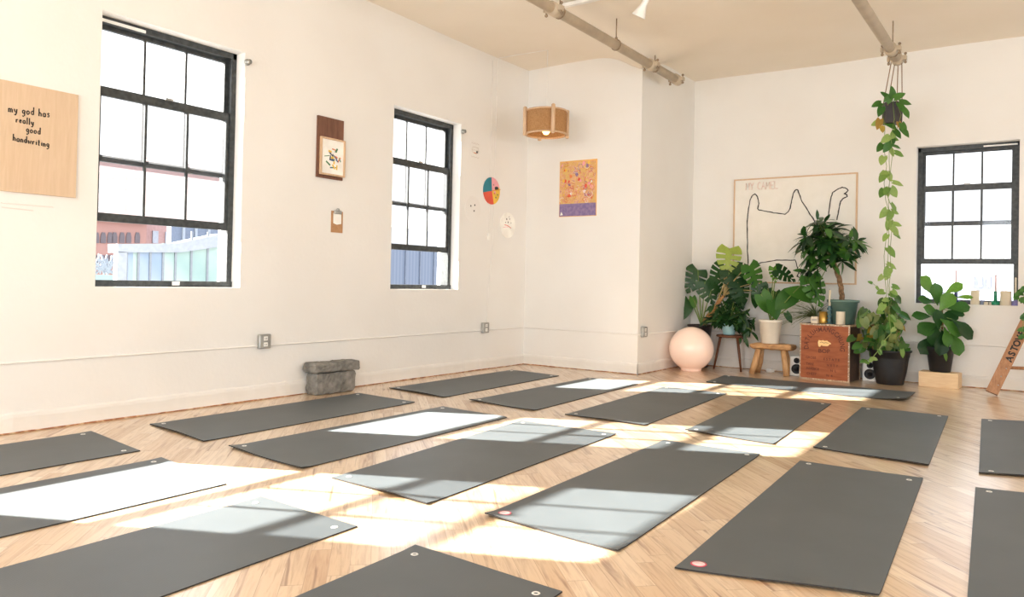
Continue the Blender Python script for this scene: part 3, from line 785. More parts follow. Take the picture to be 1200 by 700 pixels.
# clipboard
cb = thing('clipboard', (XL, 4.708, 1.5), 'small brown clipboard with paper hanging under the brown board', 'clipboard')
mb = MB(); mb.box((XL, 4.642, 1.408), (XL+.006, 4.776, 1.60), 'cork'); mb.build('board', cb, (XL, 4.7, 1.5))
mb = MB(); mb.poly([(XL+.008, 4.66, 1.585), (XL+.010, 4.66, 1.49), (XL+.012, 4.70, 1.478), (XL+.010, 4.755, 1.488), (XL+.008, 4.755, 1.585)], 'paper'); mb.build('paper_sheet', cb, (XL, 4.7, 1.5))
mb = MB(); mb.bbox((XL+.006, 4.665, 1.575), (XL+.022, 4.752, 1.605), 'metal', .004); mb.tube([(XL+.014, 4.69, 1.60), (XL+.014, 4.70, 1.622), (XL+.014, 4.717, 1.622), (XL+.014, 4.727, 1.60)], .004, 'metal', 8); mb.build('clip', cb, (XL, 4.7, 1.59))
# round pieces
RX = Matrix.Rotation(PI/2, 4, 'Y')
def disc(mb, y, z, r, m, a0=0, a1=2*PI, x=XL, th=.012, n=40, off=0):
    k_ = max(3, int(n*(a1-a0)/(2*PI))); full = a1-a0 > 6.28
    ring = [(y+r*math.cos(a0+(a1-a0)*i/k_), z+r*math.sin(a0+(a1-a0)*i/k_)) for i in range(k_+(0 if full else 1))]
    if not full: ring = [(y, z)]+ring
    n_ = len(ring); vs = [(x+off, p[0], p[1]) for p in ring]+[(x+off+th, p[0], p[1]) for p in ring]
    mb.add(vs, [tuple(range(n_, 2*n_)), tuple(range(n_-1, -1, -1))]+[(i, (i+1) % n_, n_+(i+1) % n_, n_+i) for i in range(n_)], m)
mb = MB(); cy, cz, r_ = 7.015, 2.035, .155
for (a0, a1, m_) in ((95, 192, 'teal_p'), (192, 285, 'red_p'), (285, 380, 'yellow_p'), (20, 95, 'pink_p')): disc(mb, cy, cz, r_, m_, math.radians(a0), math.radians(a1))
for i in range(9): disc(mb, cy+.02+random.uniform(0, .09), cz+random.uniform(-.09, .09), random.uniform(.008, .02), random.choice(['black_p', 'green_p', 'orange_p', 'red_p', 'pink_p']), off=.012, th=.001+.0003*i, n=12)
mb.tube([(XL+.016, cy, cz), (XL+.016, cy+.16, cz+.03)], .003, 'orange_p', 5)
tag(mb.build('painted_disc', None, (XL, cy, cz)), 'round wall disc painted in teal, pink, yellow and red quarters', 'wall clock')
mb = MB(); cy, cz, r_ = 7.345, 1.665, .15
disc(mb, cy, cz, r_, 'paper')
for dy, dz, rr_ in ((-.03, .07, .010), (.03, .075, .007), (-.05, .03, .007), (0, .035, .009), (.06, .03, .006), (.02, .1, .006)): disc(mb, cy+dy, cz+dz, rr_, 'black_p', off=.012, th=.001, n=12)
mb.tube([(XL+.014, cy-.07, cz+.0), (XL+.014, cy-.01, cz-.005), (XL+.014, cy+.06, cz-.03)], .004, 'red_p', 5)
mb.tube([(XL+.014, cy-.1, cz-.03), (XL+.014, cy, cz-.02)], .0025, 'pink_p', 5)
tag(mb.build('dotted_disc', None, (XL, cy, cz)), 'round white wall disc with black dots and a thin red line', 'wall clock')
mb = MB(); p = at(554, 245, X=XL); cy, cz = p.y, p.z
disc(mb, cy, cz, .14, 'wall', th=.004)
for dy, dz in ((-.04, .03), (.03, .045), (.02, -.02)): disc(mb, cy+dy, cz+dz, .010, 'black_p', off=.004, th=.001, n=12)
tag(mb.build('faint_disc', None, (XL, cy, cz)), 'barely visible white disc with three dots right of the second window', 'wall disc')
mb = MB(); p = at(557, 178, X=XL+.002); cy, cz = p.y, p.z
mb.box((XL, cy-.09, cz-.12), (XL+.002, cy+.09, cz+.12), 'wall')
for k_ in range(3): mb.tube([(XL+.003, cy-.07+i*.015, cz+.09-k_*.075+.006*math.sin(i*2+k_)) for i in range(10)], .0018, 'pencil', 4)
mb.tube([(XL+.003, cy-.05, cz+.05), (XL+.003, cy-.05, cz-.01), (XL+.003, cy+.05, cz-.01), (XL+.003, cy+.05, cz+.05), (XL+.003, cy-.05, cz+.05)], .002, 'pencil', 4)
disc(mb, cy+.03, cz+.0, .014, 'black_p', off=.002, th=.001, n=10); mb.tube([(XL+.003, cy-.03, cz-.012), (XL+.003, cy+.02, cz-.018)], .004, 'orange_p', 4)
tag(mb.build('small_drawing', None, (XL, cy, cz)), 'small faint sketch on white paper beside the second window', 'drawing')
# poster on the pier
mb = MB(); py_ = 7.74
mb.box((-4.757, py_-.006, 1.778), (-4.257, py_, 2.435), 'posteredge'); mb.box((-4.750, py_-.0075, 1.93), (-4.275, py_-.005, 2.418), 'poster'); mb.box((-4.752, py_-.0078, 1.784), (-4.262, py_-.005, 1.93), 'posterpurple')
rnd = random.Random(3)
pc = ['red_p', 'pink_p', 'yellow_p', 'orange_p', 'paper', 'posterpurple', 'red_p', 'orange_p', 'pink_p', 'yellow_p']
for i in range(95):
    cx, cz = rnd.uniform(-4.73, -4.30), rnd.uniform(1.945, 2.40); r_ = rnd.uniform(.010, .03); a_ = rnd.uniform(0, 6.28); n = 7
    y_ = py_-.0082-.00002*i
    if i % 3:
        mb.tube([(cx+r_*1.6*math.cos(a_+j*.7)*(1-.05*j), y_, cz+r_*1.6*math.sin(a_+j*.7)*(1-.05*j)) for j in range(7)], .0022, pc[i % 10], 4)
    else:
        mb.poly([(cx+r_*math.cos(a_+2*PI*j/n)*rnd.uniform(.5, 1), y_, cz+r_*math.sin(a_+2*PI*j/n)*rnd.uniform(.6, 1.2)) for j in range(n)], pc[(i//3) % 10])
mb.poly([(-4.74, py_-.009, 1.795), (-4.70, py_-.009, 1.80), (-4.725, py_-.009, 1.84)], 'paper')
tag(mb.build('poster', None, (-4.5, 7.74, 2.1)), 'busy orange and yellow poster with a purple band along its bottom', 'poster')

# ------------------------------------------------------------------ camel canvas on the back wall
cv = thing('camel_canvas', (-2.47, YB, 1.67), 'large white canvas with a black outline drawing of a camel', 'picture')
x0, x1, z0, z1 = -3.175, -1.765, 1.045, 2.31; e = .016
yb = YB
mb = MB()
mb.box((x0+e, yb-.022, z0+e), (x1-e, yb-.002, z1-e), 'canvasw')
ys = yb-.024
def cp(x_, y_): # coordinates of the zoomed crop (850,195)-(1010,300)
    return at(850+x_/6.669, 195+y_/6.669, Y=ys)
def cq(x_, y_): return at(x_, y_, Y=ys)
line1 = [cp(*p) for p in ((175, 700), (172, 560), (170, 430), (182, 330), (195, 260), (212, 226), (232, 216), (250, 236), (262, 290), (252, 330), (262, 342), (320, 352), (380, 364), (440, 370), (466, 376), (490, 356), (506, 330), (518, 270), (532, 210), (548, 184), (564, 182), (580, 220), (598, 275), (630, 320), (660, 372), (690, 412), (700, 440), (690, 495))]
line1 = [cq(877, 314)]+line1
line2 = [cp(*p) for p in ((798, 418), (812, 340), (824, 250), (840, 204), (880, 178), (915, 164), (945, 172), (960, 188), (945, 206), (928, 214), (950, 222), (954, 236), (920, 252), (902, 272), (888, 330), (872, 420))]
line3 = [cq(*p) for p in ((882, 312), (892, 308), (910, 305), (932, 305), (934, 312), (936, 320), (934, 324), (938, 326), (941, 322), (938, 319), (944, 319.5))]
for ln in (line1, line2, line3):
    pts = []
    for i in range(len(ln)-1):
        for k_ in range(4):
            f_ = k_/4; p = ln[i]*(1-f_)+ln[i+1]*f_; pts.append(p+Vector((random.uniform(-.002, .002), 0, random.uniform(-.002, .002))))
    pts.append(ln[-1]); mb.tube(pts, [random.uniform(.0045, .0075) for _ in pts], 'ink', 6)
a = cq(874, 223); scrawl(mb, 'MY CAMEL', a, (1, 0, 0), UP, .088, .004, 'rosetxt', gap=.14)
mb.build('canvas', cv, (-2.47, YB, 1.67))
mb = MB()
for (a, b) in (((x0, z0), (x1, z0+e)), ((x0, z1-e), (x1, z1)), ((x0, z0+e), (x0+e, z1-e)), ((x1-e, z0+e), (x1, z1-e))): mb.box((a[0], yb-.03, a[1]), (b[0], yb-.001, b[1]), 'oak')
mb.build('frame', cv, (-2.47, YB, 1.67))

# ------------------------------------------------------------------ ball lamp
mb = MB(); r_ = .256; c = (-3.43, 8.60, 0)
prof = [(.115, 0), (.12, .012)]+[(r_*math.cos(a_), .256+r_*math.sin(a_)) for a_ in np.linspace(math.radians(-62), PI/2, 40)]
prof[-1] = (0, .512)
mb.lathe(prof, c, 'ball', 64)
tag(mb.build('ball_lamp', None, c), 'glowing peach glass ball lamp on the floor in the corner', 'lamp')

# ------------------------------------------------------------------ stools
s1 = thing('round_stool', (-3.08, 8.95, 0), 'small dark wooden stool with round seat under the blue pot', 'stool')
mb = MB(); mb.lathe([(0, 0), (.15, 0), (.168, .008), (.17, .018), (.165, .026), (0, .028)], (-3.08, 8.95, .395), 'darkwood', 40); mb.build('seat', s1, (-3.08, 8.95, .4))
for (fx, fy) in ((-3.30, 9.0), (-2.93, 8.88), (-3.02, 9.15)):
    tx, ty = -3.08+(fx+3.08)*.62, 8.95+(fy-8.95)*.62
    mb = MB(); mb.tube([(fx, fy, 0), ((fx+tx)/2, (fy+ty)/2, .2), (tx, ty, .398)], [.010, .015, .017], 'darkwood', 12); mb.build('leg', s1, (fx, fy, 0))
s2 = thing('rustic_stool', (-2.57, 8.9, 0), 'rough low bench stool of pale logs carrying the cream pot', 'stool')
mb = MB(); vs = []; fs = []; nx_ = 14
for i in range(nx_+1):
    X = -2.80+.46*i/nx_; w_ = .115+.012*math.sin(i*.9); 
    ring = [(-w_, .0), (-w_-.008, .028), (-w_+.01, .052), (w_-.01, .052), (w_+.008, .028), (w_, 0), (w_*.5, -.014), (-w_*.5, -.018)]
    for (dy, dz) in ring: vs.append((X+random.uniform(-.003, .003), 8.9+dy, .302+dz+random.uniform(-.003, .003)-(.008 if i in (0, nx_) else 0)*(1 if dz > .02 else -1)))
for i in range(nx_):
    for k_ in range(8): a_ = i*8+k_; b_ = i*8+(k_+1) % 8; fs.append((a_, b_, b_+8, a_+8))
fs += [tuple(range(7, -1, -1)), tuple(range(nx_*8, nx_*8+8))]
mb.add(vs, fs, 'rusticx', False); mb.build('seat', s2, (-2.57, 8.9, .33))
for (fx, fy, tx, ty) in ((-2.79, 8.83, -2.72, 8.86), (-2.40, 8.83, -2.45, 8.86), (-2.78, 9.02, -2.71, 8.95), (-2.41, 9.02, -2.46, 8.95)):
    mb = MB(); mb.tube([(fx, fy, 0), ((fx*.6+tx*.4)+.006, fy*.6+ty*.4, .13), (tx, ty, .31)], [.033, .036, .03], 'rustic', 12); mb.build('leg', s2, (fx, fy, 0))
mb = MB()
for k_ in range(3): mb.tube([(-2.66+.05*math.cos(a_)+.008*k_, 9.1+.035*math.sin(a_), .006+.006*k_+.02*abs(math.sin(a_*.5+k_))) for a_ in np.linspace(0, 6.2, 20)], .005, 'white', 6)
mb.bbox((-2.70, 9.08, .0), (-2.63, 9.13, .045), 'white', .006)
tag(mb.build('power_adapter', None, (-2.66, 9.1, 0)), 'white adapter and coiled cable on floor beneath the rustic stool', 'adapter')

# ------------------------------------------------------------------ crate
CR = Matrix.Translation((-1.985, 8.765, 0)) @ Matrix.Rotation(math.radians(-6), 4, 'Z')   # local: x across the front, y into depth
cr = thing('tea_crate', (-1.985, 8.95, 0), 'reddish wooden tea crate with stencilled front between two speakers', 'crate')
w_, dpt, hh_ = .265, .36, .61
mb = MB(); mb.box((-w_+.004, .006, .004), (w_-.004, dpt, hh_-.004), 'crateside', CR)
mb.build('box', cr, (-1.985, 8.95, 0))
mb = MB(); mb.box((-w_+.012, -.004, .014), (w_-.012, .006, hh_-.014), 'crate', CR)
def onfront(vs, fs, cx, cz, rot=0, sx=1.0, m='crateink'):
    R = CR @ Matrix.Translation((cx, -.0052, cz)) @ Matrix.Rotation(PI/2, 4, 'X') @ Matrix.Rotation(rot, 4, 'Z') @ Matrix.Scale(sx, 4, (1, 0, 0))
    mb.add(vs, fs, m, False, R)
word = 'DATLUHMANGCHUNG'
for i, ch in enumerate(word):
    a_ = math.radians(186-192*i/(len(word)-1)); R_ = .19
    vs, fs = textmesh(ch, .072); onfront(vs, fs, R_*math.cos(a_), .365+R_*math.sin(a_)*.98, a_-PI/2, .8)
vs, fs = textmesh('BOP', .06); onfront(vs, fs, 0, .315, 0, 1.1)
for (txt, cx, cz) in (('GROSS', -.14, .235), ('E S T A T E', .08, .23), ('TARE', -.15, .165), ('N E T T', .09, .165), ('INVOICE', -.12, .115), ('N  L', .10, .11), ('CHEST', -.13, .06), ('N  4', .06, .055)):
    vs, fs = textmesh(txt, .036); onfront(vs, fs, cx, cz)
# cream beast-shaped blot in the middle of the arc
beast = [(-.075, -.03), (-.08, .01), (-.07, .035), (-.04, .03), (-.02, .036), (.0, .03), (.03, .034), (.045, .022), (.07, .01), (.078, -.002), (.055, -.008), (.045, -.024), (.03, -.03), (-.02, -.03), (-.04, -.022), (-.05, -.04), (-.066, -.042)]
mb.add([(p[0]*.9, 0, p[1]*.95) for p in beast], [tuple(range(len(beast)))], 'cratelogo', False, CR @ Matrix.Translation((.005, -.0055, .40)))
mb.tube([(-.05, 0, .008), (-.03, 0, .014), (-.01, 0, .004), (.015, 0, .01), (.04, 0, .004)], .0022, 'crateink', 5, mat=CR @ Matrix.Translation((.005, -.006, .40)))
mb.build('front_panel', cr, (-1.985, 8.76, .3))
mb = MB(); e = .018
def band(a, b): mb.box(a, b, 'cratetrim', CR)
band((-w_, -.006, hh_-e), (w_, .012, hh_)); band((-w_, -.006, 0), (w_, .012, .014)); band((-w_, -.006, .014), (-w_+e*.8, .012, hh_-e)); band((w_-e*.8, -.006, .014), (w_, .012, hh_-e))
band((w_-.002, .012, hh_-e), (w_+.002, dpt, hh_)); band((-w_, .012, hh_-.003), (-w_+e, dpt, hh_+.001)); band((w_-e, .012, hh_-.003), (w_, dpt, hh_+.001)); band((w_-.002, dpt-e, 0), (w_+.002, dpt, hh_-e))
for i in range(15):
    for sx in (-1, 1):
        p = CR @ Vector((sx*(w_-.008), -.007, .03+i*.039)); mb.tube([p, p+Vector((0, -.002, 0))], .004, 'white' if i % 2 else 'metal', 8)
for i in range(13):
    p = CR @ Vector((-w_+.03+i*.039, -.007, hh_-.009)); mb.tube([p, p+Vector((0, -.002, 0))], .004, 'white' if i % 2 else 'metal', 8)
mb.build('metal_edging', cr, (-1.985, 8.76, .3))
CT = .611

# speakers
def speaker(x, y, label, rz):
    root = thing('bookshelf_speaker', (x, y, 0), label, 'speaker', 'white speakers beside the crate')
    R = Matrix.Translation((x, y, 0)) @ Matrix.Rotation(rz, 4, 'Z')
    mb = MB(); mb.bbox((-.072, -.085, .0), (.072, .085, .222), 'white', .006, R); mb.build('cabinet', root, (x, y, 0))
    for zc, r_, nm in ((.078, .056, 'woofer'), (.172, .032, 'tweeter')):
        S = R @ Matrix.Translation((0, -.085, zc)) @ Matrix.Rotation(PI/2, 4, 'X')
        mb = MB(); mb.lathe([(r_, -.001), (r_, .004), (r_*.9, .005), (r_*.82, .001), (r_*.35, -.0), (r_*.3, .006), (0, .01)], (0, 0, 0), 'blackm', 28, mat=S, closed=True); mb.build(nm, root, (x, y, zc))
speaker(-2.345, 9.06, 'white speaker half hidden behind the crate beside the rustic stool', math.radians(12))
speaker(-1.592, 9.135, 'white speaker standing between the crate and the large black pot', math.radians(10))
mb = MB(); mb.tube([at(1004, 385, Y=9.15), at(1006, 392, Y=9.2), at(1007, 402, Y=9.22), at(1004, 410, Y=9.2), at(1006, 425, Y=9.22), at(1005, 440, Y=9.2)], .005, 'brown_cord', 6)
tag(mb.build('speaker_cable', None, (-1.68, 9.2, .3)), 'thin cable hanging down the right side of the crate', 'cable')

# ------------------------------------------------------------------ things on the crate
def cpnt(lx, ly): return CR @ Vector((lx, ly, 0))
# gold cup, cream box candle, spiral holder with taper, pillar candle
p = cpnt(-.045, .10)
mb = MB(); mb.lathe([(.0, 0), (.046, 0), (.048, .004), (.048, .13), (.044, .13), (.044, .012), (0, .012)], (p.x, p.y, CT+.001), 'gold', 32); tag(mb.build('brass_cup', None, (p.x, p.y, CT)), 'brass tumbler standing on the crate beside the cream candle', 'cup')
p = cpnt(-.12, .045)
ca = thing('square_candle', (p.x, p.y, CT+.001), 'small square cream candle at front left of the crate top', 'candle')
R = Matrix.Translation((p.x, p.y, CT+.001))
mb = MB(); mb.bbox((-.036, -.03, 0), (.036, .03, .075), 'wax', .004, R); mb.box((-.026, -.0305, .025), (.026, -.03, .05), 'pencil', R); mb.build('wax', ca, p)
mb = MB(); mb.tube([(p.x, p.y, CT+.075), (p.x+.002, p.y, CT+.088)], .0015, 'ink', 5); mb.build('wick', ca, p)
p = cpnt(.03, .06)
cs = thing('candlestick', (p.x, p.y, CT+.001), 'teal glass bubble candlestick holding a tall white taper on the crate', 'candlestick')
prof = [(0, 0), (.038, 0), (.04, .008), (.02, .016)]
for k_ in range(4): prof += [(.012, .022+k_*.04), (.027, .038+k_*.04), (.024, .052+k_*.04)]
prof += [(.013, .185), (.02, .195), (.0, .197)]
mb = MB(); mb.lathe(prof, (p.x, p.y, CT+.001), 'teal', 24); mb.build('holder', cs, p)
mb = MB(); mb.tube([(p.x, p.y, CT+.195), (p.x, p.y, CT+.37)], [.013, .012], 'wax', 14); mb.tube([(p.x, p.y, CT+.37), (p.x, p.y, CT+.382)], .0015, 'ink', 5); mb.build('taper', cs, p)
p = cpnt(.15, .05)
pc_ = thing('pillar_candle', (p.x, p.y, CT+.001), 'white pillar candle in front of the sage pot on the crate', 'candle')
mb = MB(); n = 24; prof = [(0, 0), (.046, 0), (.047, .12)]
mb.lathe([(0, 0), (.044, 0), (.046, .003), (.046, .125), (.045, .14), (.036, .138), (.03, .11), (0, .108)], (p.x, p.y, CT+.001), 'wax', n); mb.build('wax', pc_, p)
mb = MB(); mb.tube([(p.x, p.y, CT+.108), (p.x+.002, p.y, CT+.125)], .002, 'ink', 5); mb.build('wick', pc_, p)

# ------------------------------------------------------------------ plants
def pot(root, c, r0, r1, h, m, rim=.012, soil=True, ribs=False, z0=0):
    mb = MB()
    prof = [(0, 0), (r0-.006, 0), (r0, .006), (r1, h-.03), (r1+rim, h-.028), (r1+rim+.002, h-.002), (r1+rim-.004, h), (r1-.004, h), (r1-.012, h-.05), (0, h-.05)]
    mb.lathe(prof, c, m, 40); mb.build('pot', root, c)
    if soil:
        s_ = MB(); s_.lathe([(0, .004), (r1-.016, 0), (r1-.0165, -.004)], (c[0], c[1], c[2]+h-.035), 'soil', 24, closed=True); s_.build('soil', root, c)
def imgdir(deg, fwd=0):
    a_ = math.radians(deg); return RIGHT*math.cos(a_)+UP*math.sin(a_)+TOCAM*fwd
def bez(a, b, lift=.06, side=Vector((0, 0, 0)), n=8):
    a = Vector(a); b = Vector(b); m_ = (a+b)/2+UP*lift+side
    return [a*(1-t_)**2+m_*2*t_*(1-t_)+b*t_*t_ for t_ in [i/n for i in range(n+1)]]
def pxleaves(mbl, mbs, src, specs, stemr=.004, stemm='stem', nz=.45):
    """specs: kind, px, py, Yplane, angle of the midrib in the view, length, width, material"""
    for (kind, px, py, Yp, ang, L, W, m_) in specs:
        c = at(px, py, Y=Yp); d = imgdir(ang, random.uniform(0, .3)).normalized()
        base = c-d*L*.5
        nrm = TOCAM*.85+UP*nz+RIGHT*random.uniform(-.25, .25)
        mbl.leaf(kind, base, d, nrm, L, W, m_, droop=.12, fold=.10)
        if mbs is not None: mbs.tube(bez(src, base, .08), [stemr*1.3]*4+[stemr]*5, stemm, 6)

# corner monstera
c = (-3.515, 9.075, 0)
r1 = thing('monstera_plant', c, 'tall swiss cheese plant in dark pot in corner behind the ball lamp', 'plant')
pot(r1, c, .105, .142, .52, 'potdark', .008)
lf = MB(); st = MB(); src = Vector((-3.49, 9.06, .5)); mid = at(842, 356, Y=8.98)
pole = [at(821, 387, Y=9.03), at(828, 375, Y=9.02), at(838, 360, Y=9.0), at(848, 347, Y=8.98)]
st.tube(pole, [.036, .034, .028, .018], 'pole', 12)
st.tube([pole[2], at(846, 340, Y=8.98), at(852, 325, Y=8.97)], [.012, .01, .006], 'stemp', 8)
pxleaves(lf, st, pole[3], [('mon', 853, 306, 8.93, -100, .31, .30, 'leaflime'), ('mon', 842, 322, 9.02, -130, .27, .26, 'leafdark'), ('mon', 862, 329, 8.95, -60, .30, .28, 'leafdark'), ('mon', 868, 345, 8.95, -80, .28, .26, 'leafdark'), ('mon', 885, 325, 8.92, -65, .30, .29, 'leafmid'), ('mon', 889, 343, 8.95, -100, .22, .2, 'leafdark'), ('mon', 876, 318, 9.0, -20, .26, .22, 'leafdark'), ('mon', 858, 340, 9.05, -110, .26, .24, 'leafdark'), ('mon', 866, 355, 9.05, -75, .24, .22, 'leafdark'), ('heart', 886, 352, 9.0, -90, .2, .14, 'leafdark')], .006, 'stemp')
pxleaves(lf, st, src, [('mon', 812, 329, 9.08, -115, .30, .29, 'leafdark'), ('mon', 831, 343, 9.05, -70, .28, .28, 'leafdark'), ('heart', 804, 363, 9.05, -105, .27, .17, 'leafdark'), ('heart', 813, 355, 9.08, -80, .15, .1, 'leafmid'), ('mon', 843, 340, 9.1, -50, .2, .2, 'leafdark')], .006, 'stem')
lf.build('foliage', r1, c); st.build('stems', r1, c)

# dark bushy plant on round stool
c = (-3.105, 8.95, .424)
r2 = thing('bushy_plant', c, 'dark glossy bushy plant in pale blue pot on the round stool', 'plant')
pot(r2, c, .07, .083, .135, 'potblue', .002)
lf = MB(); st = MB(); s0 = Vector((c[0], c[1], .54))
rnd = random.Random(11)
for i in range(46):
    a_ = rnd.uniform(0, 2*PI); e_ = rnd.uniform(-.1, 1.3); L = rnd.uniform(.14, .34)
    if math.cos(a_-.6) > .3 and i % 2: e_ = rnd.uniform(-.5, .2)
    d = Vector((math.cos(a_)*math.cos(e_), math.sin(a_)*math.cos(e_)*.75, math.sin(e_)))
    tip = s0+d*L+UP*.02
    if tip.y > 9.2: tip.y = 9.2
    st.tube(bez(s0, tip, .05), .0035, 'stem', 5)
    for k_ in range(10):
        f_ = .3+.7*k_/9; p = s0.lerp(tip, f_)+UP*.05*2*f_*(1-f_); aa = rnd.uniform(0, 2*PI)
        dd = Vector((math.cos(aa), math.sin(aa)*.8, rnd.uniform(-.9, .35)))
        if p.y+dd.y*.12 > 9.25: dd.y = -abs(dd.y)
        lf.leaf('lance', p, dd, UP+TOCAM*.5, rnd.uniform(.09, .15), rnd.uniform(.03, .045), 'leafdark', .25, .1)
for i in range(16):
    p = at(872+rnd.uniform(-5, 5), 366+i*2.1, Y=8.9+rnd.uniform(-.04, .04)); dd = imgdir(rnd.uniform(-120, -60), .3)
    lf.leaf('lance', p, dd, TOCAM+UP*.3, .11, .04, 'leafdark', .15, .1)
st.tube([s0, at(868, 372, Y=8.9), at(874, 380, Y=8.9), at(876, 396, Y=8.9)], .004, 'stem', 6)
lf.build('foliage', r2, c); st.build('stems', r2, c)

# cream pot plant on rustic stool
c = (-2.60, 8.885, .356)
r3 = thing('broadleaf_plant', c, 'broad heart-leaved plant in tall cream pot on the rustic stool', 'plant')
pot(r3, c, .098, .124, .27, 'potwhite', .003)
lf = MB(); st = MB(); src = Vector((c[0], c[1], .60))
pxleaves(lf, st, src, [('heart', 899, 357, 8.83, -58, .27, .21, 'leafmid'), ('heart', 919, 353, 8.84, -140, .28, .22, 'leafmid'), ('heart', 908, 364, 8.80, -75, .22, .2, 'leafmid'), ('heart', 897, 346, 8.95, -110, .17, .13, 'leafdark'), ('heart', 911, 349, 8.95, -80, .14, .12, 'leafdark'), ('mon', 908, 322, 8.88, -80, .17, .13, 'leafbright'), ('mon', 921, 322, 8.92, -30, .24, .19, 'leafdark'), ('heart', 925, 373, 8.88, -60, .13, .08, 'leafdark'),
  ('heart', 936, 343, 8.86, 165, .32, .2, 'leafmid'), ('mon', 957, 341, 8.78, -70, .33, .31, 'leafmid')], .005, 'stem')
lf.build('foliage', r3, c); st.build('stems', r3, c)

# wispy plant behind the brass cup
p = cpnt(-.17, .20); c = (p.x, p.y, CT+.001)
r4 = thing('wispy_plant', c, 'wispy fine-leaved plant at the back left of the crate top', 'plant')
pot(r4, c, .035, .045, .075, 'potdark', .002)
lf = MB(); rnd = random.Random(4)
for i in range(95):
    a_ = rnd.uniform(0, 2*PI); L = rnd.uniform(.14, .26); lean = rnd.uniform(.2, 1.0)
    d = (RIGHT*(-.55+.7*math.cos(a_))*lean+TOCAM*.5*math.sin(a_)*lean+UP*.75).normalized()
    lf.leaf('grass', (c[0], c[1], CT+.05), d, UP, L, .0065, 'grassy', droop=rnd.uniform(.5, 1.5), fold=.1)
lf.build('foliage', r4, c)

# money tree in sage pot on the crate
p = cpnt(.13, .19); c = (p.x, p.y, CT+.001)
r5 = thing('money_tree', c, 'braided-trunk money tree in sage green pot on top of the crate', 'plant')
pot(r5, c, .115, .15, .265, 'potgreen', .014)
tr_ = MB(); b0 = Vector((c[0]-.01, c[1], CT+.2)); b1 = at(976, 306, Y=8.9)
for k_ in range(3):
    pts = []
    for i in range(17):
        f_ = i/16; q_ = b0.lerp(b1, f_)+RIGHT*(.03*math.sin(f_*PI)*1); a_ = f_*11+k_*2*PI/3
        pts.append(q_+RIGHT*.015*math.cos(a_)+TOCAM*.015*math.sin(a_))
    tr_.tube(pts, .016, 'bark', 8)
rnd = random.Random(9); lf = MB()
cl = []
for i in range(50):
    a_ = rnd.uniform(0, 2*PI); rr_ = math.sqrt(rnd.uniform(0, 1))
    px_, py_ = 972+rr_*32*math.cos(a_), 284+rr_*26*math.sin(a_)
    cl.append((px_, py_, 8.9+rnd.uniform(-.22, .2)))
cl += [(950, 300, 8.8), (949, 312, 8.85), (953, 322, 8.85), (958, 315, 8.8), (945, 290, 8.85), (943, 278, 8.85), (958, 262, 8.85), (1003, 285, 8.8), (962, 328, 8.85), (955, 305, 8.9), (950, 330, 8.8), (957, 336, 8.85), (945, 318, 8.8), (960, 305, 8.75)]
for (px_, py_, Yp) in cl:
    q_ = at(px_, py_, Y=Yp); out = (q_-b1); out.z += .12
    if out.length < .05: out = Vector((0, -.1, .1))
    out.normalize(); tr_.tube(bez(b1, q_, .05, n=5), .003, 'stem', 5)
    ax1 = out.orthogonal().normalized(); ax2 = out.cross(ax1)
    for k_ in range(6):
        a_ = 2*PI*k_/6+px_; d = (ax1*math.cos(a_)+ax2*math.sin(a_)+out*rnd.uniform(.1, .9)-UP*rnd.uniform(.2, .9)).normalized(); L = rnd.uniform(.13, .22)
        if q_.y+d.y*L > 9.2: d.y = -abs(d.y)
        lf.leaf('lance', q_, d, out+UP*.3, L, L*.33, 'leafmid' if rnd.random() < .4 else 'leafdark', .2, .12)
for (px_, py_, an, L) in ((968, 284, 205, .2), (986, 290, -60, .2), (992, 298, -70, .17), (958, 252, 95, .12), (1008, 290, -40, .17), (943, 281, 190, .14)):
    q_ = at(px_, py_, Y=8.72); d = imgdir(an, .2); tr_.tube(bez(b1, q_-d*L*.5, .1, n=6), .003, 'stem', 5); lf.leaf('lance', q_-d*L*.5, d, TOCAM+UP*.6, L, L*.34, 'leafbright' if py_ < 300 and 960 < px_ < 1000 else 'leafdark', .12, .1)
lf.build('foliage', r5, c); tr_.build('trunk', r5, c)

# large black pot with bushy pothos
c = (-1.365, 8.96, 0)
r6 = thing('pothos_plant', c, 'bushy pothos climbing stakes in the large black pot on the floor', 'plant')
mb = MB(); mb.lathe([(0, 0), (.125, 0), (.132, .008), (.16, .14), (.178, .27), (.182, .29), (.186, .292), (.19, .335), (.206, .345), (.208, .36), (.195, .362), (.185, .33), (0, .32)], c, 'black', 48); mb.build('pot', r6, c)
mb = MB(); mb.lathe([(0, .006), (.18, 0)], (c[0], c[1], .335), 'soil', 24, closed=True); mb.build('soil', r6, c)
stk = MB()
for (pa, pb, w_) in (((1026, 410), (1024, 372), .03), ((1047, 410), (1045, 362), .022)):
    a, b = at(*pa, Y=8.96), at(*pb, Y=8.98); stk.tube([a, a.lerp(b, .5), b], w_, 'pole', 10)
stk.build('stakes', r6, c)
lf = MB(); st = MB(); rnd = random.Random(21); s0 = Vector((c[0], c[1], .33))
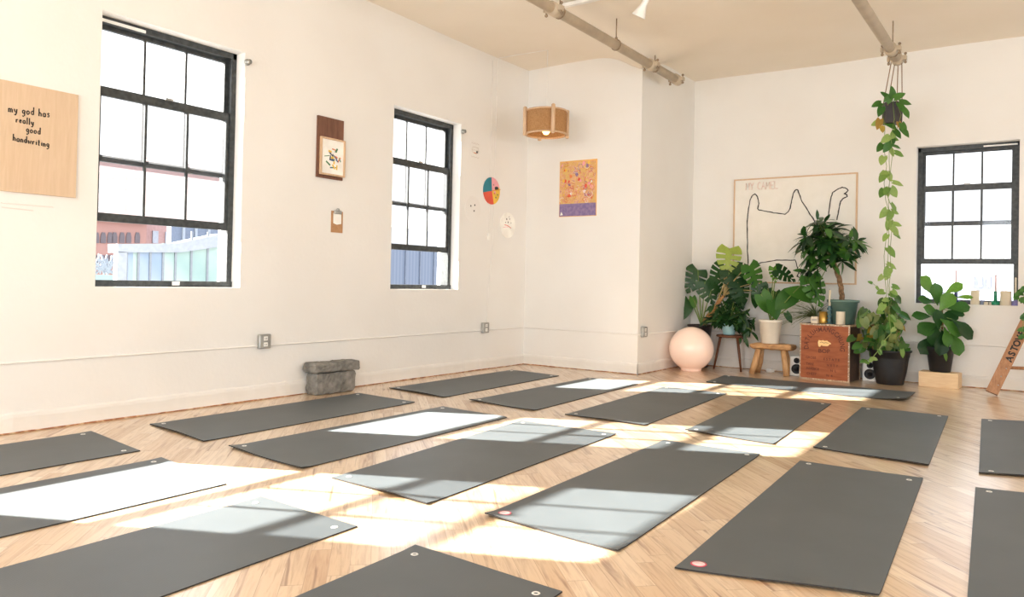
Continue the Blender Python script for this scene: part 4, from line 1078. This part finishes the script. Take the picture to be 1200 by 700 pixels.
for i in range(34):
    px_ = rnd.uniform(1008, 1060); py_ = rnd.uniform(352, 408)
    if abs(px_-1034) > 20 and py_ < 362: py_ += 14
    tip = at(px_, py_, Y=8.95+rnd.uniform(-.2, .16)); st.tube(bez(s0+Vector((rnd.uniform(-.1, .1), rnd.uniform(-.08, .08), 0)), tip, .08, n=6), .003, 'stem', 5)
    for k_ in range(4):
        q_ = tip+Vector((rnd.uniform(-.06, .06), rnd.uniform(-.06, .04), rnd.uniform(-.06, .05))); d = imgdir(rnd.uniform(-160, -20), rnd.uniform(-.2, .6))
        L = rnd.uniform(.08, .13)
        if q_.y+d.y*L > 9.24: d.y = -abs(d.y); q_.y = min(q_.y, 9.2)
        lf.leaf('heart', q_, d, TOCAM*.7+UP*.6+RIGHT*rnd.uniform(-.6, .6), L, L*.8, 'leafdry' if rnd.random() < .06 else ('leafmid' if rnd.random() < .35 else 'leafbush'), .2, .15)
# trailing runner over the rim
run = [at(1046, 372, Y=8.72), at(1049, 385, Y=8.7), at(1036, 400, Y=8.7), at(1030, 410, Y=8.7), at(1022, 420, Y=8.7), at(1013, 423, Y=8.72)]
st.tube(run, .004, 'leafpothos', 6)
for i, p in enumerate(run):
    for k_ in range(2):
        d = imgdir(rnd.uniform(-170, 0), .3); lf.leaf('heart', p, d, TOCAM+UP*.4, .06, .045, 'leafpothos', .15, .12)
lf.leaf('heart', at(1057, 410, Y=8.74), imgdir(-80), TOCAM, .09, .05, 'leafpothos', .1, .1)
lf.build('foliage', r6, c); st.build('stems', r6, c)

# hanging trailing plant
hx, hy = -1.295, 8.42
r7 = thing('hanging_plant', (hx, hy, 2.65), 'long trailing pothos in black pot hung from the ceiling pipe end', 'plant')
mb = MB(); mb.lathe([(0, 0), (.085, 0), (.09, .006), (.098, .2), (.102, .2), (.102, .208), (.094, .208), (.09, .17), (0, .165)], (hx, hy, 2.655), 'potdark', 6, smooth=False); mb.build('pot', r7, (hx, hy, 2.65))
mb = MB(); mb.lathe([(0, .006), (.085, 0)], (hx, hy, 2.828), 'soil', 12, closed=True); mb.build('soil', r7, (hx, hy, 2.65))
top = Vector((-1.26, 8.40, 3.25))
for k_ in range(4):
    a_ = PI/4+k_*PI/2+.5; e_ = Vector((hx+.095*math.cos(a_), hy+.095*math.sin(a_), 2.85)); tp = top+Vector((.05*math.cos(a_), .0, .02))
    mb = MB(); mb.tube([e_-UP*.02, e_, tp], .0045, 'brown_cord', 6); mb.build('cord', r7, e_)
lf = MB(); st = MB(); rnd = random.Random(33)
paths = [[(1040, 118), (1034, 128), (1037, 150), (1036, 175), (1039, 195), (1036, 215), (1038, 235), (1044, 255), (1039, 275), (1036, 300), (1037, 325), (1039, 345), (1036, 360), (1038, 372)],
         [(1050, 118), (1056, 135), (1050, 155), (1042, 170), (1042, 190), (1043, 210), (1040, 230), (1046, 245), (1045, 270), (1043, 295), (1044, 315), (1042, 335), (1044, 352)],
         [(1046, 116), (1048, 140), (1044, 160), (1046, 180), (1043, 205), (1041, 232), (1042, 262), (1041, 290), (1040, 325), (1042, 365), (1044, 395)]]
for pi, pth in enumerate(paths):
    Yp = 8.36-.03*pi; pts = [at(x_, y_, Y=Yp) for x_, y_ in pth]; st.tube(pts, .0028, 'stem', 6)
    acc = 0; nl = 0
    for i in range(1, len(pts)-1):
        for k_ in range(2):
            if rnd.random() < (.28, .38, .8)[pi]*(.45 if i < 7 else 1.1): continue
            f_ = rnd.random(); q_ = pts[i].lerp(pts[i+1], f_); py_ = pth[i][1]
            sgn = 1 if (nl % 2) else -1; nl += 1
            d = imgdir(-90+sgn*rnd.uniform(15, 85), rnd.uniform(-.1, .5)); L = rnd.uniform(.08, .12)*(1 if py_ < 300 else .85)
            m_ = 'leafmid' if py_ < 170 and rnd.random() < .6 else 'leafpothos'
            lf.leaf('heart', q_+d*.03, d, TOCAM*.8+UP*.5+RIGHT*rnd.uniform(-.5, .5), L, L*.72, m_, .15, .12)
for (px_, py_, an) in ((1028, 122, 200), (1032, 130, 245), (1038, 112, 140), (1046, 108, 100), (1054, 112, 30), (1061, 120, -10), (1062, 132, -60), (1059, 150, -75), (1061, 155, -50), (1043, 114, 60), (1030, 145, 250), (1057, 126, -60)):
    q_ = at(px_, py_, Y=8.3); d = imgdir(an, .3); lf.leaf('heart', q_-d*.05, d, TOCAM+UP*.5, .115, .075, 'leafmid' if an != 250 else 'leafdry', .2, .12)
for (px_, py_) in ((1033, 148), (1053, 143)):
    q_ = at(px_, py_, Y=8.3); lf.leaf('heart', q_, imgdir(-80, .2), TOCAM+UP*.3, .07, .055, 'leafdry', .1, .1)
for (px_, py_, an) in ((1022, 332, 160), (1027, 336, -60)):
    q_ = at(px_, py_, Y=8.33); lf.leaf('heart', q_, imgdir(an, .1), TOCAM, .05, .03, 'leafpothos', .1, .1)
st.tube([at(1037, 345, Y=8.33), at(1030, 338, Y=8.33), at(1021, 331, Y=8.33)], .002, 'stem', 5)
lf.build('foliage', r7, (hx, hy, 2.65)); st.build('vines', r7, (hx, hy, 2.65))

# fiddle leaf fig on pine block
mb = MB(); R = Matrix.Translation((-.912, 9.095, 0)) @ Matrix.Rotation(math.radians(-4), 4, 'Z')
mb.bbox((-.182, -.105, 0), (.182, .1, .155), 'pine', .003, R); tag(mb.build('pine_block', None, (-.912, 9.09, 0)), 'pale pine box under the black pot of the fiddle leaf fig', 'wooden box')
c = (-.915, 9.105, .157)
r8 = thing('fiddle_leaf_fig', c, 'fiddle leaf fig in black pot on the pine box under the window', 'plant')
pot(r8, c, .098, .128, .255, 'black', .003)
lf = MB(); st = MB(); src = Vector((c[0], c[1], .38)); topf = at(1103, 345, Y=9.05)
st.tube([src, src.lerp(topf, .5)+RIGHT*.02, topf], [.012, .01, .006], 'bark', 8)
specs = [(1088, 335, 125, .25, .17, 'leafbright'), (1098, 345, 100, .24, .16, 'leafmid'), (1118, 338, 35, .20, .11, 'leafbright'), (1131, 348, 5, .16, .06, 'leafbright'), (1086, 352, 165, .18, .11, 'leafmid'), (1109, 354, 60, .22, .16, 'leafbright'), (1124, 360, 10, .22, .14, 'leafmid'),
         (1081, 370, 175, .22, .11, 'leafmid'), (1088, 384, 200, .24, .18, 'leafmid'), (1087, 404, 230, .24, .17, 'leafdark'), (1104, 402, 262, .26, .18, 'leafdark'), (1116, 383, -35, .26, .18, 'leafmid'), (1129, 385, -42, .28, .19, 'leafdark'), (1121, 403, -70, .25, .18, 'leafmid'), (1100, 375, 100, .22, .15, 'leafdark'), (1112, 371, 20, .2, .14, 'leafdark'), (1121, 366, -10, .17, .1, 'leafdark'), (1096, 393, 250, .22, .16, 'leafdark'), (1093, 365, 150, .2, .14, 'leafmid'), (1110, 395, -80, .2, .15, 'leafmid')]
for (px_, py_, an, L, W, m_) in specs:
    cc = at(px_, py_, Y=9.02+random.uniform(-.08, .05)); d = imgdir(an, .25).normalized(); base = cc-d*L*.5
    lf.leaf('fig', base, d, TOCAM*.85+UP*.5+RIGHT*random.uniform(-.3, .3), L, W*1.22, m_, .15, .14)
    stp = src.lerp(topf, min(1, max(.1, (base.z-src.z)/(topf.z-src.z+.01)))); st.tube([stp, stp.lerp(base, .5)+UP*.015, base], .004, 'stem', 5)
lf.leaf('heart', at(1107, 413, Y=8.97), imgdir(-75), TOCAM, .1, .04, 'leafpothos', .1, .1)
lf.build('foliage', r8, c); st.build('stems', r8, c)

# ------------------------------------------------------------------ candles on the sill of window 3
SZ = .861; SY = 9.325
def pillar(px, r_, h, label):
    X = at(px, 357, Y=SY).x; root = thing('sill_candle', (X, SY, SZ), label, 'candle', 'cream pillar candles on the window sill')
    mb = MB(); mb.lathe([(0, 0), (r_-.002, 0), (r_, .003), (r_, h-.006), (r_-.006, h), (r_-.014, h-.012), (0, h-.014)], (X, SY, SZ), 'wax', 24); mb.build('wax', root, (X, SY, SZ))
    mb = MB(); mb.tube([(X, SY, SZ+h-.014), (X+.002, SY, SZ+h+.004)], .0015, 'ink', 5); mb.build('wick', root, (X, SY, SZ))
pillar(1142.5, .042, .15, 'cream pillar candle on the sill just right of the fig leaves')
pillar(1178.5, .05, .15, 'wide cream pillar candle on the sill right of the green candlestick')
def taper(px, m_, wm, h, hb, label, Y=SY):
    X = at(px, 357, Y=Y).x; root = thing('sill_candlestick', (X, Y, SZ), label, 'candlestick', 'slim candlesticks on the window sill')
    mb = MB(); mb.lathe([(0, 0), (.036, 0), (.038, .01), (.038, .035), (.018, .045), (.015, hb-.02), (.019, hb), (0, hb)], (X, Y, SZ), m_, 20); mb.build('holder', root, (X, Y, SZ))
    mb = MB(); mb.tube([(X, Y, SZ+hb), (X, Y, SZ+h-.01), (X, Y, SZ+h)], [.011, .009, .003], wm, 10); mb.build('taper', root, (X, Y, SZ))
taper(1120, 'blueg', 'waxpink', .36, .16, 'navy candlestick with slim pink taper seen behind the fig leaves')
taper(1166.5, 'greeng', 'waxpink', .32, .14, 'green glass candlestick with slim pink taper on the sill')
taper(1190, 'lilacg', 'wax', .29, .11, 'lilac candlestick with white taper at right end of the sill', 9.34)
for px_, m_, lb in ((1151.5, 'smoke', 'small smoked glass cube holder left of the green candlestick'), (1172.8, 'smoke', 'small dark cube holder touching the green candlestick'), (1185.3, 'smoke', 'small dark cube holder beside the lilac candlestick')):
    X = at(px_, 357, Y=9.35).x; mb = MB(); R = Matrix.Translation((X, 9.35, SZ)); mb.bbox((-.022, -.02, 0), (.022, .02, .048), m_, .003, R)
    tag(mb.build('votive_holder', None, (X, 9.35, SZ)), lb, 'candle holder')
X = at(1158, 357, Y=9.33).x; mb = MB()
for dx in (-.018, .022): mb.lathe([(0, 0), (.019, 0), (.019, .03), (.014, .028), (0, .026)], (X+dx, 9.33, SZ), 'wax', 16)
mbv = mb; 
for dx, lb in ((-.02, 'low cream tealight on the sill beside the smoked cube'), (.024, 'low cream tealight on the sill beside the green candlestick')):
    mb = MB(); mb.lathe([(0, 0), (.019, 0), (.019, .03), (.014, .028), (0, .026)], (X+dx, 9.33, SZ), 'wax', 16); tag(mb.build('tealight', None, (X+dx, 9.33, SZ)), lb, 'candle')

# ------------------------------------------------------------------ leaning ladder, right edge
lad = thing('wooden_ladder', (-.44, 8.68, 0), 'wooden ladder with black stencilled letters leaning at the right edge', 'ladder')
f0 = at(1160.5, 464, Z=0); tgt = at(1205.5, 372, Y=8.95); ax = (tgt-f0).normalized()
Llen = (9.225-f0.y)/ax.y
wid = (Vector((1, .12, 0))-ax*Vector((1, .12, 0)).dot(ax)).normalized(); thk = ax.cross(wid).normalized()
if thk.y > 0: thk = -thk
def rail(o):
    mb = MB(); R = Matrix(((wid.x, thk.x, ax.x, o.x), (wid.y, thk.y, ax.y, o.y), (wid.z, thk.z, ax.z, o.z), (0, 0, 0, 1)))
    mb.box((-.052, -.022, .03), (.052, .022, Llen), 'ladder', R)
    return mb, R
mb, R = rail(f0)
OFFS = .04
for i, ch in enumerate('ASTOVEL'):
    vs, fs = textmesh(ch, .08)
    T = R @ Matrix.Translation((.012, .0228, .40+i*.062)) @ Matrix(((0, -1, 0, 0), (0, 0, 1, 0), (1, 0, 0, 0), (0, 0, 0, 1)))
    T = R @ Matrix.Translation((.010, .0232, .40+i*.056)) @ Matrix(((0, -1, 0, 0), (0, 0, 1, 0), (1, 0, 0, 0), (0, 0, 0, 1)))
    mb.add(vs, fs, 'ink', False, T)
for i in range(4): mb.tube([R @ Vector((.02-.01*(i % 2), .022, .12+i*.09)), R @ Vector((.02-.01*(i % 2), .0235, .12+i*.09))], .006, 'metal', 8)
o = mb.build('rail', lad, f0); o['label'] = 'rail with black stencilled letters'
f1 = f0+Vector((.55, .066, 0)); mb, R1 = rail(f1); mb.build('rail', lad, f1)
for h_ in (.32, .68, 1.04, 1.4):
    if h_ > Llen-.1: continue
    a = f0+ax*h_+wid*.04-thk*.03; b = f1+ax*h_-wid*.04-thk*.03; mb = MB(); mb.tube([a-wid*.03, b+wid*.03], .016, 'ladder', 10); mb.build('rung', lad, a)
sp = thing('trailing_sprig', f0+ax*.98, 'small leafy trailing plant hanging beside the ladder at right edge', 'plant')
lf = MB(); st = MB(); pc = f0+ax*1.02+Vector((.22, -.02, .02))
mb = MB(); mb.lathe([(0, 0), (.05, 0), (.065, .1), (.06, .1), (.055, .085), (0, .08)], pc, 'potwhite', 24); mb.build('pot', sp, pc)
for pth in (((1206, 335), (1200, 337), (1194, 343), (1190, 346)), ((1208, 336), (1203, 352), (1200, 370), (1198, 386), (1199, 394)), ((1208, 336), (1203, 342), (1199, 350))):
    pts = [pc+UP*.09]+[at(x_, y_, Y=8.75) for x_, y_ in pth]; st.tube(pts, .0025, 'stem', 5)
    for p in pts[2:]:
        for k_ in range(4): d = imgdir(random.uniform(-170, 60), .2); lf.leaf('heart', p, d, TOCAM+UP*.4, .055, .042, 'leafmid', .15, .12)
lf.build('foliage', sp, pc); st.build('stems', sp, pc)

# ------------------------------------------------------------------ outside
mb = MB(); mb.box((-160, -120, -9.2), (120, 160, -9), 'ground'); struct(mb.build('ground_outside'))
def pXr(px, py, X): return at(px, py, X=X)
# red brick building
XB = -45.0
bb = thing('brick_building', (XB, 30, -9), 'red brick building with rows of narrow windows outside the large left window', 'building')
a = pXr(96, 258, XB); b = pXr(172, 262, XB); top = pXr(140, 196, XB).z; mid_z = pXr(140, 262, XB).z
mb = MB(); mb.box((XB-1, a.y-10, -9), (XB, b.y, top), 'brick'); mb.box((XB, a.y-10, mid_z+.1), (XB+.35, b.y, mid_z+.6), 'brickpale'); mb.box((XB, a.y-10, top-.5), (XB+.4, b.y, top+.2), 'brickpale'); mb.build('facade', bb, (XB, a.y, 0))
for rowpx in ((208, 224), (234, 248), (272.5, 285), (299, 311)):
    for px_ in (104, 112.5, 120.5, 128.5, 133.8, 142.5, 150.3, 160.5):
        p0 = pXr(px_, rowpx[1], XB); p1 = pXr(px_, rowpx[0], XB); w_ = .15
        mb = MB(); ring = [(p0.y-w_, p0.z), (p0.y+w_, p0.z), (p0.y+w_, p1.z-.25), (p0.y+w_*.6, p1.z), (p0.y-w_*.6, p1.z), (p0.y-w_, p1.z-.25)]
        n_ = 6; mb.add([(XB-.05, q_[0], q_[1]) for q_ in ring]+[(XB+.06, q_[0], q_[1]) for q_ in ring], [tuple(range(n_, 2*n_))]+[(i, (i+1) % n_, n_+(i+1) % n_, n_+i) for i in range(n_)], 'extdark'); mb.build('facade_window', bb, (XB, p0.y, p0.z))
XP = -46.0
b2 = thing('pale_building', (XP, 38, -9), 'pale pink brick building with pale windows beyond the white building', 'building')
a = pXr(171, 262, XP); b = pXr(290, 262, XP); top2 = pXr(210, 190, XP).z
mb = MB(); mb.box((XP-1, a.y, -9), (XP, b.y+6, top2), 'brickpale'); mb.build('facade', b2, (XP, a.y, 0))
for (x0_, x1_, y0_, y1_) in ((178, 185, 271, 285), (193, 197, 272, 285), (183, 188, 208, 220), (196, 200, 210, 222), (225, 245, 212, 222), (252, 262, 214, 224)):
    p0 = pXr(x0_, y1_, XP); p1 = pXr(x1_, y0_, XP); mb = MB(); mb.box((XP-.05, p0.y, p0.z), (XP+.08, p1.y, p1.z), 'extwin'); mb.build('facade_window', b2, (XP, p0.y, p0.z))
XG = -34.0
b3 = thing('grey_building', (XG, 30, -9), 'dark grey panelled building top seen above the white roof edge', 'building')
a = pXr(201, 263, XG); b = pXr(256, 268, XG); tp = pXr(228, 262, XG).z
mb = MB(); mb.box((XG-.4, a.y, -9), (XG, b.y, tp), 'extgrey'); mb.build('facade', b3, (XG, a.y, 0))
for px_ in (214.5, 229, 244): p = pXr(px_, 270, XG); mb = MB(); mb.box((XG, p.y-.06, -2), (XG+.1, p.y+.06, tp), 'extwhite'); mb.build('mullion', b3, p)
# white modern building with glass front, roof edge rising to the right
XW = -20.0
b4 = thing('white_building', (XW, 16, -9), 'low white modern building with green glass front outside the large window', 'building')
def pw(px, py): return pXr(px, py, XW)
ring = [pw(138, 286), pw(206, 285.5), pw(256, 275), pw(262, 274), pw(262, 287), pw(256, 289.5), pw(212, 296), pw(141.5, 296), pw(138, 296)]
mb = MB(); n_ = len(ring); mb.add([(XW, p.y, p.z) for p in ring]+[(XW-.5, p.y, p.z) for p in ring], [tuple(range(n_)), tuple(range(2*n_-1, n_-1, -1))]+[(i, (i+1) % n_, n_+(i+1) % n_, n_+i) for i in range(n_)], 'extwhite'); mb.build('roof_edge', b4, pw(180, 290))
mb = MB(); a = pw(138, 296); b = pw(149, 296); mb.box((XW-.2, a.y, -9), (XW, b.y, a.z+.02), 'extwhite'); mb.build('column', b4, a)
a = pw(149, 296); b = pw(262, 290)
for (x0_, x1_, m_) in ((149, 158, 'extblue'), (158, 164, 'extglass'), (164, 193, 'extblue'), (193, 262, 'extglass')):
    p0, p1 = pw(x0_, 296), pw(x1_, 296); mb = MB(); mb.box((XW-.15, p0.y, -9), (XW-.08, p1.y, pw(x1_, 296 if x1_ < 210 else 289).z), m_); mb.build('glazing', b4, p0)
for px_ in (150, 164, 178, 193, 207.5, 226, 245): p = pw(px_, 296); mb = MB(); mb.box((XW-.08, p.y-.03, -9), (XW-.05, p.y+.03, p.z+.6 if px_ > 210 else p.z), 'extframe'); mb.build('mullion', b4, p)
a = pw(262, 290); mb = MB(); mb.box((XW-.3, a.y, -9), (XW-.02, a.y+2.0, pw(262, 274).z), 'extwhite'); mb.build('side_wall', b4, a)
XT = -26.0
tg = MB(); rnd = random.Random(2)
for i in range(60):
    p = pXr(rnd.uniform(106, 136), rnd.uniform(312, 322), XT); tg.tube([p, p+Vector((0, rnd.uniform(-.4, .4), rnd.uniform(.1, .5)))], .03, 'extwhite', 4)
tag(tg.build('roof_railing', None, pXr(120, 318, XT)), 'tangled white railing low in front of the red brick building', 'railing')
mb = MB(); p0 = pXr(100, 322, XT); p1 = pXr(138, 322, XT); mb.box((XT-2, p0.y, -9), (XT, p1.y, p0.z), 'extglass'); tag(mb.build('low_roof', None, p0), 'low grey green roof at the foot of the brick building', 'roof')
# blue grey corrugated building in window 2
XC = -22.0
a = pXr(445, 300, XC); b = pXr(513.5, 300, XC); mb = MB(); mb.box((XC-1, a.y-3, -9), (XC, b.y, pXr(480, 268, XC).z), 'corr')
b5 = thing('metal_building', (XC, a.y, -9), 'blue grey corrugated metal building outside the second window', 'building'); mb.build('cladding', b5, (XC, a.y, 0))
for y_ in np.arange(a.y-3, b.y, .9): mb = MB(); mb.box((XC, y_-.03, -9), (XC+.05, y_+.03, pXr(480, 268, XC).z), 'extgrey'); mb.build('seam', b5, (XC, y_, 0))
# hazy skyline beyond window 3
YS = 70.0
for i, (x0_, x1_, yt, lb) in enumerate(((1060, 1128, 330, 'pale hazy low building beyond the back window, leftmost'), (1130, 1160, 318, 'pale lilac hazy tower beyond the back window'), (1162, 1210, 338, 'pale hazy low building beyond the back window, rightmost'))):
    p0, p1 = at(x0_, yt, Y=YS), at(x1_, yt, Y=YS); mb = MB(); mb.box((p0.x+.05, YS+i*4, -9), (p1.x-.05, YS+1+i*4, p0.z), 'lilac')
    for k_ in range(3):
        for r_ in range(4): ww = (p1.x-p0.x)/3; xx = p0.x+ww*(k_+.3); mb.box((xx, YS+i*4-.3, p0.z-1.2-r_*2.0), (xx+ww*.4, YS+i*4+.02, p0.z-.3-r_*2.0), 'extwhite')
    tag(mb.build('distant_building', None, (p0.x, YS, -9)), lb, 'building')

# ------------------------------------------------------------------ light
w = bpy.data.worlds.new('sky'); sc.world = w; w.use_nodes = True; nt = w.node_tree; nt.nodes.clear()
wo = nt.nodes.new('ShaderNodeOutputWorld'); bg = nt.nodes.new('ShaderNodeBackground'); tc = nt.nodes.new('ShaderNodeTexCoord'); sp_ = nt.nodes.new('ShaderNodeSeparateXYZ'); rp = nt.nodes.new('ShaderNodeValToRGB')
nt.links.new(tc.outputs['Generated'], sp_.inputs[0]); nt.links.new(sp_.outputs[2], rp.inputs[0])
rp.color_ramp.elements[0].position = 0; rp.color_ramp.elements[0].color = (1, 1, 1, 1); rp.color_ramp.elements[1].position = .8; rp.color_ramp.elements[1].color = (.72, .84, 1, 1)
nt.links.new(rp.outputs[0], bg.inputs[0]); bg.inputs[1].default_value = 2.7; nt.links.new(bg.outputs[0], wo.inputs[0])
sd = bpy.data.lights.new('sun', 'SUN'); so = bpy.data.objects.new('sun', sd); COL.objects.link(so)
so.rotation_euler = Vector((1, .475, -.645)).to_track_quat('-Z', 'Y').to_euler(); so.location = (-12, -4, 9)
sd.energy = 57; sd.angle = math.radians(.6); sd.color = (1, .955, .87)
def area(name, loc, dirv, sx, sy, e, col=(1, .96, .9)):
    l = bpy.data.lights.new(name, 'AREA'); l.shape = 'RECTANGLE'; l.size = sx; l.size_y = sy; l.energy = e; l.color = col
    o = bpy.data.objects.new(name, l); COL.objects.link(o); o.location = loc; o.rotation_euler = Vector(dirv).to_track_quat('-Z', 'Y').to_euler()
for (a0, a1, z0, z1) in WF: area('window_fill', ((a0+a1)/2, YF-.05, (z0+z1)/2), (0, 1, .0), a1-a0, z1-z0, 100, (.85, .93, 1))  # fill lamps added in the unseen front windows, imitating skylight
for (a0, a1, z0, z1) in WR: area('window_fill', (XR+.05, (a0+a1)/2, (z0+z1)/2), (-1, 0, .0), a1-a0, z1-z0, 34, (.85, .93, 1))  # weaker fill lamps added in the unseen right-wall windows
cy = sc.cycles
cy.max_bounces = 10; cy.diffuse_bounces = 6; cy.glossy_bounces = 3; cy.transparent_max_bounces = 12; cy.transmission_bounces = 4
cy.caustics_reflective = False; cy.caustics_refractive = False; cy.sample_clamp_indirect = 8
cy.use_denoising = True
sc.view_settings.view_transform = 'Standard'; sc.view_settings.look = 'None'; sc.view_settings.exposure = .24; sc.view_settings.gamma = 1
